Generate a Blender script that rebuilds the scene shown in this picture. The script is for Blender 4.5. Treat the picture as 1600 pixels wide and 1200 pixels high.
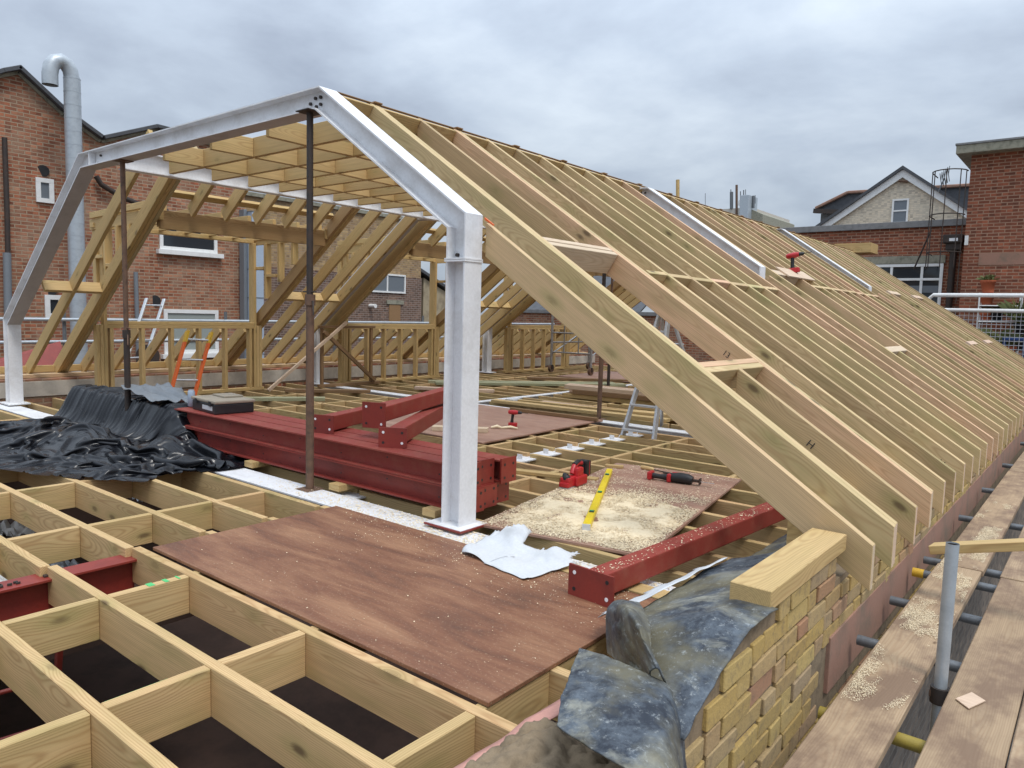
import bpy, bmesh, math, random
from mathutils import Vector, Matrix, noise
random.seed(7)
for o in list(bpy.data.objects): bpy.data.objects.remove(o)
scene = bpy.context.scene
COL = scene.collection
R = math.radians
# ---------------------------------------------------------------- camera
CAM = Vector((3.0543, -3.2926, 1.345)); FPX = 1154.3
cr, cu, cf = (Vector((0.775640, 0.630576, 0.027517)), Vector((-0.080445, 0.055523, 0.995211)), Vector((-0.626029, 0.774139, -0.093792)))
cam_d = bpy.data.cameras.new('camera'); cam = bpy.data.objects.new('camera', cam_d); COL.objects.link(cam)
cam_d.sensor_fit = 'HORIZONTAL'; cam_d.sensor_width = 36; cam_d.lens = FPX/1600*36
cam_d.clip_start = .05; cam_d.clip_end = 2000
cam.matrix_world = Matrix(((cr.x, cu.x, -cf.x, CAM.x), (cr.y, cu.y, -cf.y, CAM.y), (cr.z, cu.z, -cf.z, CAM.z), (0, 0, 0, 1)))
scene.camera = cam
scene.render.resolution_x = 1024; scene.render.resolution_y = 768
def at(px, py, ax, val):
    """world point on the plane axis=val seen at photograph pixel px,py (a surveying aid: the plane is where the thing stands)"""
    v = cf*FPX + cr*(px-800) - cu*(py-600)
    return CAM + v*((val-CAM[ax])/v[ax])
# ---------------------------------------------------------------- sky, sun, exposure
SUN_EL, SUN_AZ = R(62), R(-18)          # overcast: broad soft sun high on the right
w = bpy.data.worlds.new('World'); scene.world = w; w.use_nodes = True
def mk(nt, typ, ins=None, **attrs):
    n = nt.nodes.new(typ)
    for k, v in attrs.items(): setattr(n, k, v)
    for k, v in (ins or {}).items():
        s = n.inputs[k]
        if isinstance(v, bpy.types.NodeSocket): nt.links.new(v, s)
        else: s.default_value = v
    return n
def ramp(nt, fac, stops):
    n = nt.nodes.new('ShaderNodeValToRGB'); nt.links.new(fac, n.inputs[0])
    e = n.color_ramp.elements
    while len(e) < len(stops): e.new(.5)
    for i, (p, c) in enumerate(stops):
        e[i].position = p; e[i].color = (*c, 1) if len(c) == 3 else c
    return n.outputs[0]
def mth(nt, op, a, b=None, c=None, clamp=False):
    n = nt.nodes.new('ShaderNodeMath'); n.operation = op; n.use_clamp = clamp
    for i, v in enumerate((a, b, c)):
        if v is None: continue
        if isinstance(v, bpy.types.NodeSocket): nt.links.new(v, n.inputs[i])
        else: n.inputs[i].default_value = v
    return n.outputs[0]
def vmth(nt, op, a, b=None):
    n = nt.nodes.new('ShaderNodeVectorMath'); n.operation = op
    for i, v in enumerate((a, b)):
        if v is None: continue
        if isinstance(v, bpy.types.NodeSocket): nt.links.new(v, n.inputs[i])
        else: n.inputs[i].default_value = v
    return n.outputs[0]
def mix(nt, fac, a, b, typ='MIX'):
    n = nt.nodes.new('ShaderNodeMix'); n.data_type = 'RGBA'; n.blend_type = typ
    for i, v in ((0, fac), (6, a), (7, b)):
        if isinstance(v, bpy.types.NodeSocket): nt.links.new(v, n.inputs[i])
        elif i == 0: n.inputs[0].default_value = v
        else: n.inputs[i].default_value = (*v, 1)
    return n.outputs[2]
def sky_world():
    nt = w.node_tree; nt.nodes.clear()
    out = mk(nt, 'ShaderNodeOutputWorld')
    tc = mk(nt, 'ShaderNodeTexCoord').outputs['Generated']
    sep = mk(nt, 'ShaderNodeSeparateXYZ', {0: tc})
    zz = mth(nt, 'ADD', mth(nt, 'MAXIMUM', sep.outputs[2], 0.0), .22)
    pl = mk(nt, 'ShaderNodeCombineXYZ', {0: mth(nt, 'DIVIDE', sep.outputs[0], zz), 1: mth(nt, 'DIVIDE', sep.outputs[1], zz), 2: 0.0}).outputs[0]
    n1 = mk(nt, 'ShaderNodeTexNoise', {'Vector': vmth(nt, 'ADD', pl, (1.3, 5.2, 0)), 'Scale': 1.35, 'Detail': 8.0, 'Roughness': .55, 'Distortion': .15}).outputs[0]
    n2 = mk(nt, 'ShaderNodeTexNoise', {'Vector': vmth(nt, 'ADD', pl, (8.1, 4.2, 2)), 'Scale': .5, 'Detail': 3.0}).outputs[0]
    m = mth(nt, 'ADD', mth(nt, 'MULTIPLY', n1, .62), mth(nt, 'MULTIPLY', n2, .38))
    cl = ramp(nt, m, [(.37, SKYD), (.50, SKYM), (.63, SKYL)])
    # an overcast sky is brighter overhead than at the horizon
    up = mth(nt, 'MULTIPLY_ADD', mth(nt, 'POWER', mth(nt, 'MAXIMUM', sep.outputs[2], 0.0), 1.4), 2.7, .80)
    cl2 = vmth(nt, 'SCALE', cl); cl2.node.inputs['Scale'].default_value = 1
    nt.links.new(up, cl2.node.inputs['Scale'])
    sk = mk(nt, 'ShaderNodeTexSky', sky_type='NISHITA', sun_disc=False, sun_elevation=SUN_EL, sun_rotation=-SUN_AZ+R(90))
    b1 = mk(nt, 'ShaderNodeBackground', {0: cl2, 1: SKYSTR})
    b2 = mk(nt, 'ShaderNodeBackground', {0: sk.outputs[0], 1: .06})
    mx = mk(nt, 'ShaderNodeMixShader', {0: .12, 1: b1.outputs[0], 2: b2.outputs[0]})
    nt.links.new(mx.outputs[0], out.inputs[0])
SKYD, SKYM, SKYL = (.28, .325, .405), (.42, .485, .575), (.59, .66, .735)
SKYSTR = 1.0
sky_world()
sl = bpy.data.lights.new('sun', 'SUN'); sl.energy = 1.5; sl.angle = R(16); sl.color = (1, .96, .9)
sun = bpy.data.objects.new('sun', sl); COL.objects.link(sun)
sd = Vector((math.cos(SUN_EL)*math.cos(SUN_AZ), math.cos(SUN_EL)*math.sin(SUN_AZ), math.sin(SUN_EL)))
sun.rotation_euler = sd.to_track_quat('Z', 'Y').to_euler(); sun.location = (20, -20, 30)
vs = scene.view_settings; vs.view_transform = 'Standard'; vs.look = 'None'; vs.exposure = .28; vs.gamma = 1
# ---------------------------------------------------------------- materials
MATS = {}
def newmat(name):
    m = bpy.data.materials.new(name); m.use_nodes = True; MATS[name] = m
    nt = m.node_tree; b = nt.nodes['Principled BSDF']
    return m, nt, b
def setb(nt, b, **k):
    for n, v in k.items():
        s = b.inputs[n.replace('_', ' ')]
        if isinstance(v, bpy.types.NodeSocket): nt.links.new(v, s)
        elif isinstance(v, tuple) and len(v) == 3: s.default_value = (*v, 1)
        else: s.default_value = v
def bump(nt, b, h, strength=.3, dist=.005):
    n = mk(nt, 'ShaderNodeBump', {'Height': h, 'Strength': strength, 'Distance': dist})
    nt.links.new(n.outputs[0], b.inputs['Normal'])
def ocoord(nt): return mk(nt, 'ShaderNodeTexCoord').outputs['Object']
def orand(nt): return mk(nt, 'ShaderNodeObjectInfo').outputs['Random']
def wood(name, tints, grain=.45, green=.3, knots=1.0, rough=.72, stain=None, stain_amt=.0):
    m, nt, b = newmat(name)
    rnd = orand(nt)
    off = mk(nt, 'ShaderNodeCombineXYZ', {0: mth(nt, 'MULTIPLY', rnd, 53.0), 1: mth(nt, 'MULTIPLY', rnd, 17.3), 2: mth(nt, 'MULTIPLY', rnd, 29.7)}).outputs[0]
    oc = ocoord(nt)
    p = vmth(nt, 'ADD', oc, off)
    # annual rings about a wandering pith, bent round knots
    wob = mk(nt, 'ShaderNodeTexNoise', {'Vector': vmth(nt, 'MULTIPLY', p, (1.1, 2.5, 2.5)), 'Scale': 1.0, 'Detail': 2.0}).outputs[0]
    vor = mk(nt, 'ShaderNodeTexVoronoi', {'Vector': vmth(nt, 'MULTIPLY', p, (2.6, 6.5, 6.5)), 'Scale': 1.0, 'Randomness': 1.0}).outputs['Distance']
    sp = mk(nt, 'ShaderNodeSeparateXYZ', {0: oc})
    zc = mth(nt, 'ADD', sp.outputs[2], mth(nt, 'MULTIPLY_ADD', rnd, .16, -.06))
    yc = mth(nt, 'ADD', sp.outputs[1], mth(nt, 'MULTIPLY_ADD', mth(nt, 'FRACT', mth(nt, 'MULTIPLY', rnd, 7.7)), .1, -.09))
    rr = mth(nt, 'SQRT', mth(nt, 'ADD', mth(nt, 'MULTIPLY', zc, zc), mth(nt, 'MULTIPLY', yc, yc)))
    rr = mth(nt, 'ADD', rr, mth(nt, 'MULTIPLY', wob, .10))
    kn = mth(nt, 'DIVIDE', .006*knots, mth(nt, 'ADD', vor, .10))
    rr = mth(nt, 'ADD', rr, kn)
    ring = mth(nt, 'MULTIPLY_ADD', mth(nt, 'SINE', mth(nt, 'MULTIPLY', rr, 820.0)), .5, .5)
    ring = mth(nt, 'POWER', ring, 2.2)
    fib = mk(nt, 'ShaderNodeTexNoise', {'Vector': vmth(nt, 'MULTIPLY', p, (3, 90, 90)), 'Scale': 1.0, 'Detail': 2.0}).outputs[0]
    big = mk(nt, 'ShaderNodeTexNoise', {'Vector': vmth(nt, 'MULTIPLY', p, (1.3, 6, 6)), 'Scale': 1.0, 'Detail': 3.0, 'Roughness': .6}).outputs[0]
    n = len(tints)
    base = ramp(nt, mth(nt, 'FRACT', mth(nt, 'MULTIPLY', rnd, 3.71)), [((i+.5)/n, t) for i, t in enumerate(tints)])
    dark = mix(nt, 1.0, base, (.62, .49, .40), 'MULTIPLY')
    c = mix(nt, mth(nt, 'MULTIPLY', ring, grain), base, dark)
    gm = mth(nt, 'MULTIPLY', mk(nt, 'ShaderNodeMapRange', {'Value': big, 'From Min': .45, 'From Max': .7}).outputs[0], green)
    c = mix(nt, gm, c, mix(nt, 1.0, base, (.60, .68, .52), 'MULTIPLY'))
    c = mix(nt, .28, c, ramp(nt, fib, [(.3, (.45, .43, .4)), (.7, (1, 1, 1))]), 'MULTIPLY')
    halo = mk(nt, 'ShaderNodeMapRange', {'Value': vor, 'From Min': .34, 'From Max': .12}).outputs[0]
    c = mix(nt, mth(nt, 'MULTIPLY', halo, green*.8), c, mix(nt, 1.0, base, (.50, .62, .42), 'MULTIPLY'))
    km = mk(nt, 'ShaderNodeMapRange', {'Value': vor, 'From Min': .15*max(knots, .01), 'From Max': .07*max(knots, .01)}).outputs[0]
    c = mix(nt, mth(nt, 'MULTIPLY', km, mth(nt, 'MULTIPLY_ADD', mth(nt, 'FRACT', mth(nt, 'MULTIPLY', rnd, 13.1)), .65, .2)), c, (.10, .055, .025))
    if stain:
        st = mk(nt, 'ShaderNodeTexNoise', {'Vector': vmth(nt, 'MULTIPLY', p, (3, 5, 5)), 'Scale': 1.0, 'Detail': 5.0, 'Roughness': .65}).outputs[0]
        c = mix(nt, mth(nt, 'MULTIPLY', mk(nt, 'ShaderNodeMapRange', {'Value': st, 'From Min': .42, 'From Max': .62}).outputs[0], stain_amt), c, stain)
    setb(nt, b, Base_Color=c, Roughness=rough)
    bump(nt, b, mth(nt, 'ADD', mth(nt, 'MULTIPLY', fib, .6), mth(nt, 'MULTIPLY', ring, .4)), .22, .002)
    return m
TREAT = [(.42, .335, .175), (.47, .355, .19), (.40, .335, .165), (.50, .35, .215), (.44, .36, .20), (.38, .31, .165), (.49, .37, .21)]
wood('treated_pine', [tuple(1.22*c for c in t) for t in TREAT], .5, .4)
wood('roof_pine', [(0.506, 0.355, 0.186), (0.652, 0.482, 0.250), (0.697, 0.498, 0.270), (0.606, 0.472, 0.238), (0.740, 0.461, 0.290), (0.538, 0.413, 0.193), (0.710, 0.508, 0.290), (0.686, 0.423, 0.254), (0.618, 0.487, 0.244)], .42, .6)
wood('floor_pine', [(0.624, 0.429, 0.203), (0.666, 0.458, 0.225), (0.572, 0.410, 0.189), (0.655, 0.425, 0.211)], .55, .5)
wood('yellow_pine', [(0.603, 0.420, 0.180), (0.562, 0.386, 0.167), (0.655, 0.463, 0.211)], .42, .25)
wood('tan_timber', [(.42, .27, .12), (.46, .30, .14)], .5, .2)
wood('fresh_pine', [(.68, .50, .37), (.66, .52, .36)], .3, .0, .3)
wood('brown_timber', [(.27, .16, .075), (.32, .19, .09)], .5, .1)
wood('scaffold_board', [(.42, .295, .18), (.46, .335, .21), (.38, .27, .165)], .3, .0, .5, .88, (.17, .105, .068), .8)
wood('green_board', [(.40, .385, .23), (.36, .36, .215)], .3, .4)
def paint(name, col, dirt, amt=.5, rough=.45, metallic=0.0, scale=6.0, b_amt=.15, streak=False, detail=7.0):
    m, nt, b = newmat(name)
    oc = ocoord(nt); rnd = orand(nt)
    p = vmth(nt, 'ADD', oc, mk(nt, 'ShaderNodeCombineXYZ', {0: mth(nt, 'MULTIPLY', rnd, 31.0), 1: rnd, 2: mth(nt, 'MULTIPLY', rnd, 9.0)}).outputs[0])
    if streak: p = vmth(nt, 'MULTIPLY', p, streak)
    n1 = mk(nt, 'ShaderNodeTexNoise', {'Vector': p, 'Scale': scale, 'Detail': detail, 'Roughness': .65}).outputs[0]
    n2 = mk(nt, 'ShaderNodeTexNoise', {'Vector': p, 'Scale': scale*14, 'Detail': 3.0}).outputs[0]
    f = mth(nt, 'MULTIPLY', mk(nt, 'ShaderNodeMapRange', {'Value': n1, 'From Min': .46, 'From Max': .72}).outputs[0], amt)
    c = mix(nt, f, col, dirt)
    c = mix(nt, .16, c, ramp(nt, n2, [(.3, (.5, .5, .5)), (.7, (1, 1, 1))]), 'MULTIPLY')
    setb(nt, b, Base_Color=c, Roughness=mth(nt, 'MULTIPLY_ADD', n1, .25, rough-.1), Metallic=metallic)
    bump(nt, b, mth(nt, 'ADD', n1, mth(nt, 'MULTIPLY', n2, .4)), b_amt, .004)
    return m
paint('white_paint', (.80, .80, .81), (.50, .47, .44), .6, .5, 0, 4.0)
paint('red_oxide', (.26, .035, .024), (.12, .022, .018), .6, .45, 0, 5.0)
paint('red_oxide_dusty', (.27, .038, .026), (.36, .20, .12), .22, .6, 0, 9.0)
paint('rusty_steel', (.16, .09, .055), (.06, .04, .032), .8, .75, 0, 14.0)
paint('dark_steel', (.045, .035, .030), (.10, .055, .035), .6, .6, .2, 10.0)
paint('galvanised', (.46, .50, .53), (.30, .33, .36), .6, .42, .35, 9.0)
paint('scaffold_tube', (.16, .17, .18), (.07, .062, .055), .6, .5, .35, 12.0)
paint('aluminium', (.62, .64, .66), (.40, .40, .40), .4, .38, .7, 12.0)
paint('upvc', (.82, .82, .80), (.5, .48, .44), .3, .35)
paint('cream_render', (.55, .50, .43), (.30, .27, .23), .6, .85)
paint('tan_render', (.40, .33, .22), (.18, .14, .09), .8, .9, 0, 3.0)
paint('stone', (.30, .285, .22), (.11, .11, .08), .8, .9, 0, 8.0)
paint('grey_coping', (.22, .22, .22), (.10, .10, .10), .6, .85)
paint('slate', (.075, .078, .085), (.035, .035, .04), .6, .6)
paint('black_plastic', (.018, .018, .020), (.05, .047, .043), .3, .4)
paint('black_sheet', (.006, .0065, .009), (.010, .011, .015), .2, .24, 0, 3.0, .02)
MATS['black_sheet'].node_tree.nodes['Principled BSDF'].inputs['Specular IOR Level'].default_value = .4
paint('tower_tube', (.34, .33, .32), (.20, .17, .15), .6, .5, .3, 12.0)
paint('tool_red', (.48, .02, .025), (.30, .02, .02), .3, .35)
paint('tool_black', (.015, .015, .017), (.04, .038, .036), .35, .5)
paint('yellow_plastic', (.78, .58, .02), (.50, .40, .06), .35, .4)
paint('orange_fibreglass', (.75, .13, .018), (.55, .13, .03), .5, .5, 0, 9.0)
paint('yellow_fibreglass', (.70, .42, .03), (.45, .28, .04), .5, .5, 0, 9.0)
paint('old_yellow', (.30, .22, .03), (.14, .11, .04), .8, .6, 0, 10.0)
paint('terracotta', (.55, .14, .06), (.40, .12, .06), .4, .8)
paint('blue_plastic', (.02, .06, .20), (.02, .04, .12), .3, .4)
paint('duct_blue', (.42, .50, .60), (.30, .37, .46), .4, .45, .1, 2.0)
paint('duct_grey', (.20, .22, .24), (.15, .16, .17), .4, .5, .1, 2.0)
paint('red_band', (.34, .185, .13), (.21, .155, .11), 1.0, .9, 0, 3.5, .5)
paint('mortar', (.25, .185, .115), (.11, .08, .05), .9, .95, 0, 14.0, .9)
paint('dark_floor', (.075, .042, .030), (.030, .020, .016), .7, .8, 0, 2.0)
paint('pink_membrane', (.60, .30, .24), (.45, .24, .18), .5, .7)
paint('paper_white', (.60, .615, .63), (.60, .58, .52), .3, .8, 0, 5.0)
paint('pavement', (.16, .155, .15), (.09, .09, .088), .6, .9, 0, 1.0)
paint('soffit_grey', (.50, .465, .45), (.36, .33, .31), .5, .6)
paint('dust', (.83, .70, .48), (.66, .51, .31), .5, .9, 0, 40.0)
paint('dusty_lid', (.34, .29, .22), (.20, .17, .14), .6, .85, 0, 8.0)
paint('plant_green', (.11, .13, .035), (.20, .17, .06), .6, .7, 0, 9.0)
paint('green_cord', (.02, .30, .12), (.02, .2, .08), .3, .5)
def plain(name, col, rough=.5, metallic=0.0, **k):
    m, nt, b = newmat(name); setb(nt, b, Base_Color=col, Roughness=rough, Metallic=metallic, **k); return m
plain('window_glass', (.03, .036, .042), .06)
plain('grey_glass', (.16, .18, .20), .12)
plain('curtain_glass', (.30, .33, .31), .2)
plain('ink', (.03, .03, .03), .8)
plain('green_paint', (.09, .48, .16), .7)
plain('lamp_white', (.85, .85, .85), .4)
def brickmat(name, c1, c2, cm, blotch, amt, bw=.225, rh=.075, mortar=.011, var=None):
    """masonry too far off to build brick by brick; x+y runs along either wall direction"""
    m, nt, b = newmat(name)
    s = mk(nt, 'ShaderNodeSeparateXYZ', {0: ocoord(nt)})
    v = mk(nt, 'ShaderNodeCombineXYZ', {0: mth(nt, 'ADD', s.outputs[0], s.outputs[1]), 1: s.outputs[2], 2: 0.0}).outputs[0]
    br = mk(nt, 'ShaderNodeTexBrick', {'Vector': v, 'Color1': (*c1, 1), 'Color2': (*c2, 1), 'Mortar': (*cm, 1), 'Scale': 1.0, 'Mortar Size': mortar, 'Mortar Smooth': .2, 'Bias': 0.0, 'Brick Width': bw, 'Row Height': rh}, offset=.5)
    n1 = mk(nt, 'ShaderNodeTexNoise', {'Vector': v, 'Scale': 1.8, 'Detail': 8.0, 'Roughness': .65}).outputs[0]
    # each brick its own shade
    cell = mk(nt, 'ShaderNodeTexWhiteNoise', {'Vector': vmth(nt, 'FLOOR', vmth(nt, 'MULTIPLY', v, (1/(bw*.5), 1/rh, 1))), }, noise_dimensions='2D').outputs['Value']
    c = mix(nt, mth(nt, 'MULTIPLY', mth(nt, 'SUBTRACT', 1.0, br.outputs['Fac']), .55), br.outputs['Color'], mix(nt, 1.0, br.outputs['Color'], ramp(nt, cell, [(0, (.35, .33, .36)), (.4, (.9, .9, .9)), (.75, (1.2, 1.15, 1.1)), (1, var or (1.9, 1.9, 1.85))]), 'MULTIPLY'))
    c = mix(nt, mth(nt, 'MULTIPLY', mk(nt, 'ShaderNodeMapRange', {'Value': n1, 'From Min': .45, 'From Max': .7}).outputs[0], amt), c, blotch)
    n2 = mk(nt, 'ShaderNodeTexNoise', {'Vector': v, 'Scale': 60.0, 'Detail': 3.0}).outputs[0]
    c = mix(nt, .3, c, ramp(nt, n2, [(.3, (.5, .5, .5)), (.7, (1, 1, 1))]), 'MULTIPLY')
    setb(nt, b, Base_Color=c, Roughness=.9)
    bump(nt, b, mth(nt, 'SUBTRACT', mth(nt, 'MULTIPLY', n2, .4), br.outputs['Fac']), .6, .008)
    return m
brickmat('brick_red', (.27, .080, .038), (.36, .155, .085), (.38, .28, .19), (.40, .28, .19), .7)
brickmat('brick_brown', (.20, .065, .035), (.285, .085, .042), (.38, .23, .15), (.17, .06, .035), .4)
brickmat('brick_stock', (.30, .19, .10), (.38, .26, .13), (.34, .25, .17), (.46, .33, .15), .5)
brickmat('brick_dark_stock', (.10, .060, .045), (.20, .115, .08), (.30, .24, .20), (.30, .21, .16), .4)
brickmat('brick_white', (.68, .59, .45), (.72, .63, .49), (.60, .52, .40), (.74, .66, .52), .3, var=(1, 1, 1))
brickmat('brick_grey', (.15, .12, .095), (.22, .17, .13), (.20, .17, .14), (.12, .10, .085), .5)
def near_brick():
    m, nt, b = newmat('stock_brick')
    isl = mk(nt, 'ShaderNodeNewGeometry').outputs['Random Per Island']
    r = mth(nt, 'FRACT', mth(nt, 'ADD', mth(nt, 'MULTIPLY', orand(nt), 5.3), mth(nt, 'MULTIPLY', isl, 9.1)))
    base = ramp(nt, r, [(0, (.52, .345, .085)), (.18, (.46, .30, .085)), (.34, (.55, .39, .12)), (.5, (.42, .27, .10)), (.64, (.46, .31, .11)), (.72, (.42, .26, .14)), (.78, (.40, .17, .09)), (.84, (.50, .35, .14)), (.92, (.36, .25, .16)), (1, (.48, .33, .12))])
    p = ocoord(nt)
    p = vmth(nt, 'ADD', p, mk(nt, 'ShaderNodeCombineXYZ', {0: mth(nt, 'MULTIPLY', r, 17.0), 1: r, 2: r}).outputs[0])
    n1 = mk(nt, 'ShaderNodeTexNoise', {'Vector': p, 'Scale': 22.0, 'Detail': 6.0, 'Roughness': .7}).outputs[0]
    n2 = mk(nt, 'ShaderNodeTexNoise', {'Vector': p, 'Scale': 130.0, 'Detail': 3.0}).outputs[0]
    c = mix(nt, mth(nt, 'MULTIPLY', mk(nt, 'ShaderNodeMapRange', {'Value': n1, 'From Min': .5, 'From Max': .75}).outputs[0], .75), base, (.13, .095, .06))
    c = mix(nt, .35, c, ramp(nt, n2, [(.3, (.45, .45, .45)), (.7, (1, 1, 1))]), 'MULTIPLY')
    c = mix(nt, .22, c, (.30, .24, .17))
    setb(nt, b, Base_Color=c, Roughness=.92)
    bump(nt, b, mth(nt, 'ADD', n1, mth(nt, 'MULTIPLY', n2, .4)), .7, .006)
near_brick()
def ply(name, c1, c2, c3, dust=0.0):
    m, nt, b = newmat(name)
    p = ocoord(nt); rnd = orand(nt)
    p = vmth(nt, 'ADD', p, mk(nt, 'ShaderNodeCombineXYZ', {0: mth(nt, 'MULTIPLY', rnd, 13.0), 1: mth(nt, 'MULTIPLY', rnd, 7.0), 2: 0.0}).outputs[0])
    st = mk(nt, 'ShaderNodeTexNoise', {'Vector': vmth(nt, 'MULTIPLY', p, (1.5, 7.0, 1)), 'Scale': 1.0, 'Detail': 8.0, 'Roughness': .62, 'Distortion': .5}).outputs[0]
    fi = mk(nt, 'ShaderNodeTexNoise', {'Vector': vmth(nt, 'MULTIPLY', p, (9, 70, 1)), 'Scale': 1.0, 'Detail': 3.0}).outputs[0]
    bl = mk(nt, 'ShaderNodeTexNoise', {'Vector': p, 'Scale': 1.6, 'Detail': 4.0}).outputs[0]
    sp = mk(nt, 'ShaderNodeTexNoise', {'Vector': p, 'Scale': 90.0, 'Detail': 2.0}).outputs[0]
    c = ramp(nt, mth(nt, 'ADD', mth(nt, 'MULTIPLY', st, .7), mth(nt, 'MULTIPLY', bl, .3)), [(.30, c3), (.46, c1), (.66, c2)])
    c = mix(nt, .35, c, ramp(nt, fi, [(.3, (.55, .52, .5)), (.7, (1.1, 1.1, 1.1))]), 'MULTIPLY')
    c = mix(nt, mth(nt, 'MULTIPLY', mk(nt, 'ShaderNodeMapRange', {'Value': sp, 'From Min': .6, 'From Max': .72}).outputs[0], .35+dust), c, (.50, .38, .25))
    setb(nt, b, Base_Color=c, Roughness=mth(nt, 'MULTIPLY_ADD', st, .3, .4))
    bump(nt, b, fi, .1, .002)
ply('brown_ply', (.20, .084, .044), (.34, .175, .092), (.085, .040, .026))
ply('worn_ply', (.34, .185, .13), (.43, .27, .195), (.22, .115, .08), .15)
def lead():
    m, nt, b = newmat('lead_sheet')
    p = ocoord(nt)
    n1 = mk(nt, 'ShaderNodeTexNoise', {'Vector': p, 'Scale': 3.2, 'Detail': 9.0, 'Roughness': .66, 'Distortion': .6}).outputs[0]
    n2 = mk(nt, 'ShaderNodeTexNoise', {'Vector': vmth(nt, 'ADD', p, (5, 3, 1)), 'Scale': 9.0, 'Detail': 8.0, 'Roughness': .75}).outputs[0]
    n3 = mk(nt, 'ShaderNodeTexNoise', {'Vector': vmth(nt, 'ADD', p, (1, 8, 4)), 'Scale': 2.1, 'Detail': 6.0, 'Roughness': .6}).outputs[0]
    c = mix(nt, mk(nt, 'ShaderNodeMapRange', {'Value': n2, 'From Min': .42, 'From Max': .68}).outputs[0], (.020, .026, .038), (.13, .155, .18))
    c = mix(nt, mth(nt, 'MULTIPLY', mk(nt, 'ShaderNodeMapRange', {'Value': n1, 'From Min': .54, 'From Max': .66}).outputs[0], .6), c, (.40, .385, .30))
    c = mix(nt, mth(nt, 'MULTIPLY', mk(nt, 'ShaderNodeMapRange', {'Value': n3, 'From Min': .47, 'From Max': .60}).outputs[0], .7), c, (.18, .155, .085))
    n4 = mk(nt, 'ShaderNodeTexNoise', {'Vector': p, 'Scale': 38.0, 'Detail': 6.0, 'Roughness': .8}).outputs[0]
    c = mix(nt, mth(nt, 'MULTIPLY', mk(nt, 'ShaderNodeMapRange', {'Value': n4, 'From Min': .56, 'From Max': .66}).outputs[0], .5), c, (.40, .42, .41))
    setb(nt, b, Base_Color=c, Roughness=.62, Metallic=.15)
    bump(nt, b, n2, .35, .004)
lead()
# ---------------------------------------------------------------- builders
def mesh_from(bm, name, mats, smooth=False):
    me = bpy.data.meshes.new(name); bm.to_mesh(me); bm.free()
    for m in (mats if isinstance(mats, (list, tuple)) else [mats]): me.materials.append(MATS[m])
    if smooth:
        for p in me.polygons: p.use_smooth = True
    return me
def wmat(o):
    M = o.matrix_basis.copy()
    while o.parent: o = o.parent; M = o.matrix_basis @ M
    return M
def link(name, me, M=None, parent=None, label=None, cat=None, group=None, kind=None):
    o = bpy.data.objects.new(name, me); COL.objects.link(o)
    M = M if M is not None else Matrix.Identity(4)
    if parent is not None:
        o.parent = parent; o.matrix_basis = wmat(parent).inverted() @ M
    else: o.matrix_basis = M
    tag(o, label, cat, group, kind)
    return o
def tag(o, label=None, cat=None, group=None, kind=None):
    if label: o['label'] = label
    if cat: o['category'] = cat
    if group: o['group'] = group
    if kind: o['kind'] = kind
    return o
def thing(name, label, cat, loc=(0, 0, 0), group=None, rz=0.0):
    return link(name, None, Matrix.Translation(Vector(loc)) @ Matrix.Rotation(rz, 4, 'Z'), None, label, cat, group)
CACHE = {}
def boxmesh(L, W, H, mat, bev=.003):
    """box 0..L along x, centred in y, z from -H to 0"""
    k = (round(L, 3), round(W, 3), round(H, 3), mat, bev)
    if k not in CACHE:
        bm = bmesh.new(); bmesh.ops.create_cube(bm, size=1)
        for v in bm.verts: v.co = Vector(((v.co.x+.5)*L, v.co.y*W, (v.co.z-.5)*H))
        if bev: bmesh.ops.bevel(bm, geom=bm.edges[:], offset=min(bev, W*.3, H*.3), segments=1, affect='EDGES')
        CACHE[k] = mesh_from(bm, 'timber', mat)
    return CACHE[k]
def frame(p0, p1, up=(0, 0, 1)):
    p0, p1 = Vector(p0), Vector(p1); x = (p1-p0).normalized(); up = Vector(up)
    if abs(x.dot(up)) > .999: up = Vector((0, 1, 0))
    y = up.cross(x).normalized(); z = x.cross(y)
    return Matrix(((x.x, y.x, z.x, p0.x), (x.y, y.y, z.y, p0.y), (x.z, y.z, z.z, p0.z), (0, 0, 0, 1))), (p1-p0).length
def bar(name, p0, p1, W, H, mat, parent=None, up=(0, 0, 1), bev=.003, **k):
    """timber whose TOP centre line runs p0..p1"""
    M, L = frame(p0, p1, up)
    return link(name, boxmesh(L, W, H, mat, bev), M, parent, **k)
def bm_box(bm, c, s, mi=0, rot=None, bev=0):
    r = bmesh.ops.create_cube(bm, size=1)
    for v in r['verts']:
        co = Vector((v.co.x*s[0], v.co.y*s[1], v.co.z*s[2]))
        if rot: co = rot @ co
        v.co = co + Vector(c)
    fs = set(f for v in r['verts'] for f in v.link_faces)
    for f in fs: f.material_index = mi
    if bev:
        es = set(e for v in r['verts'] for e in v.link_edges)
        bmesh.ops.bevel(bm, geom=list(es), offset=bev, segments=2, affect='EDGES', profile=.6)
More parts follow.
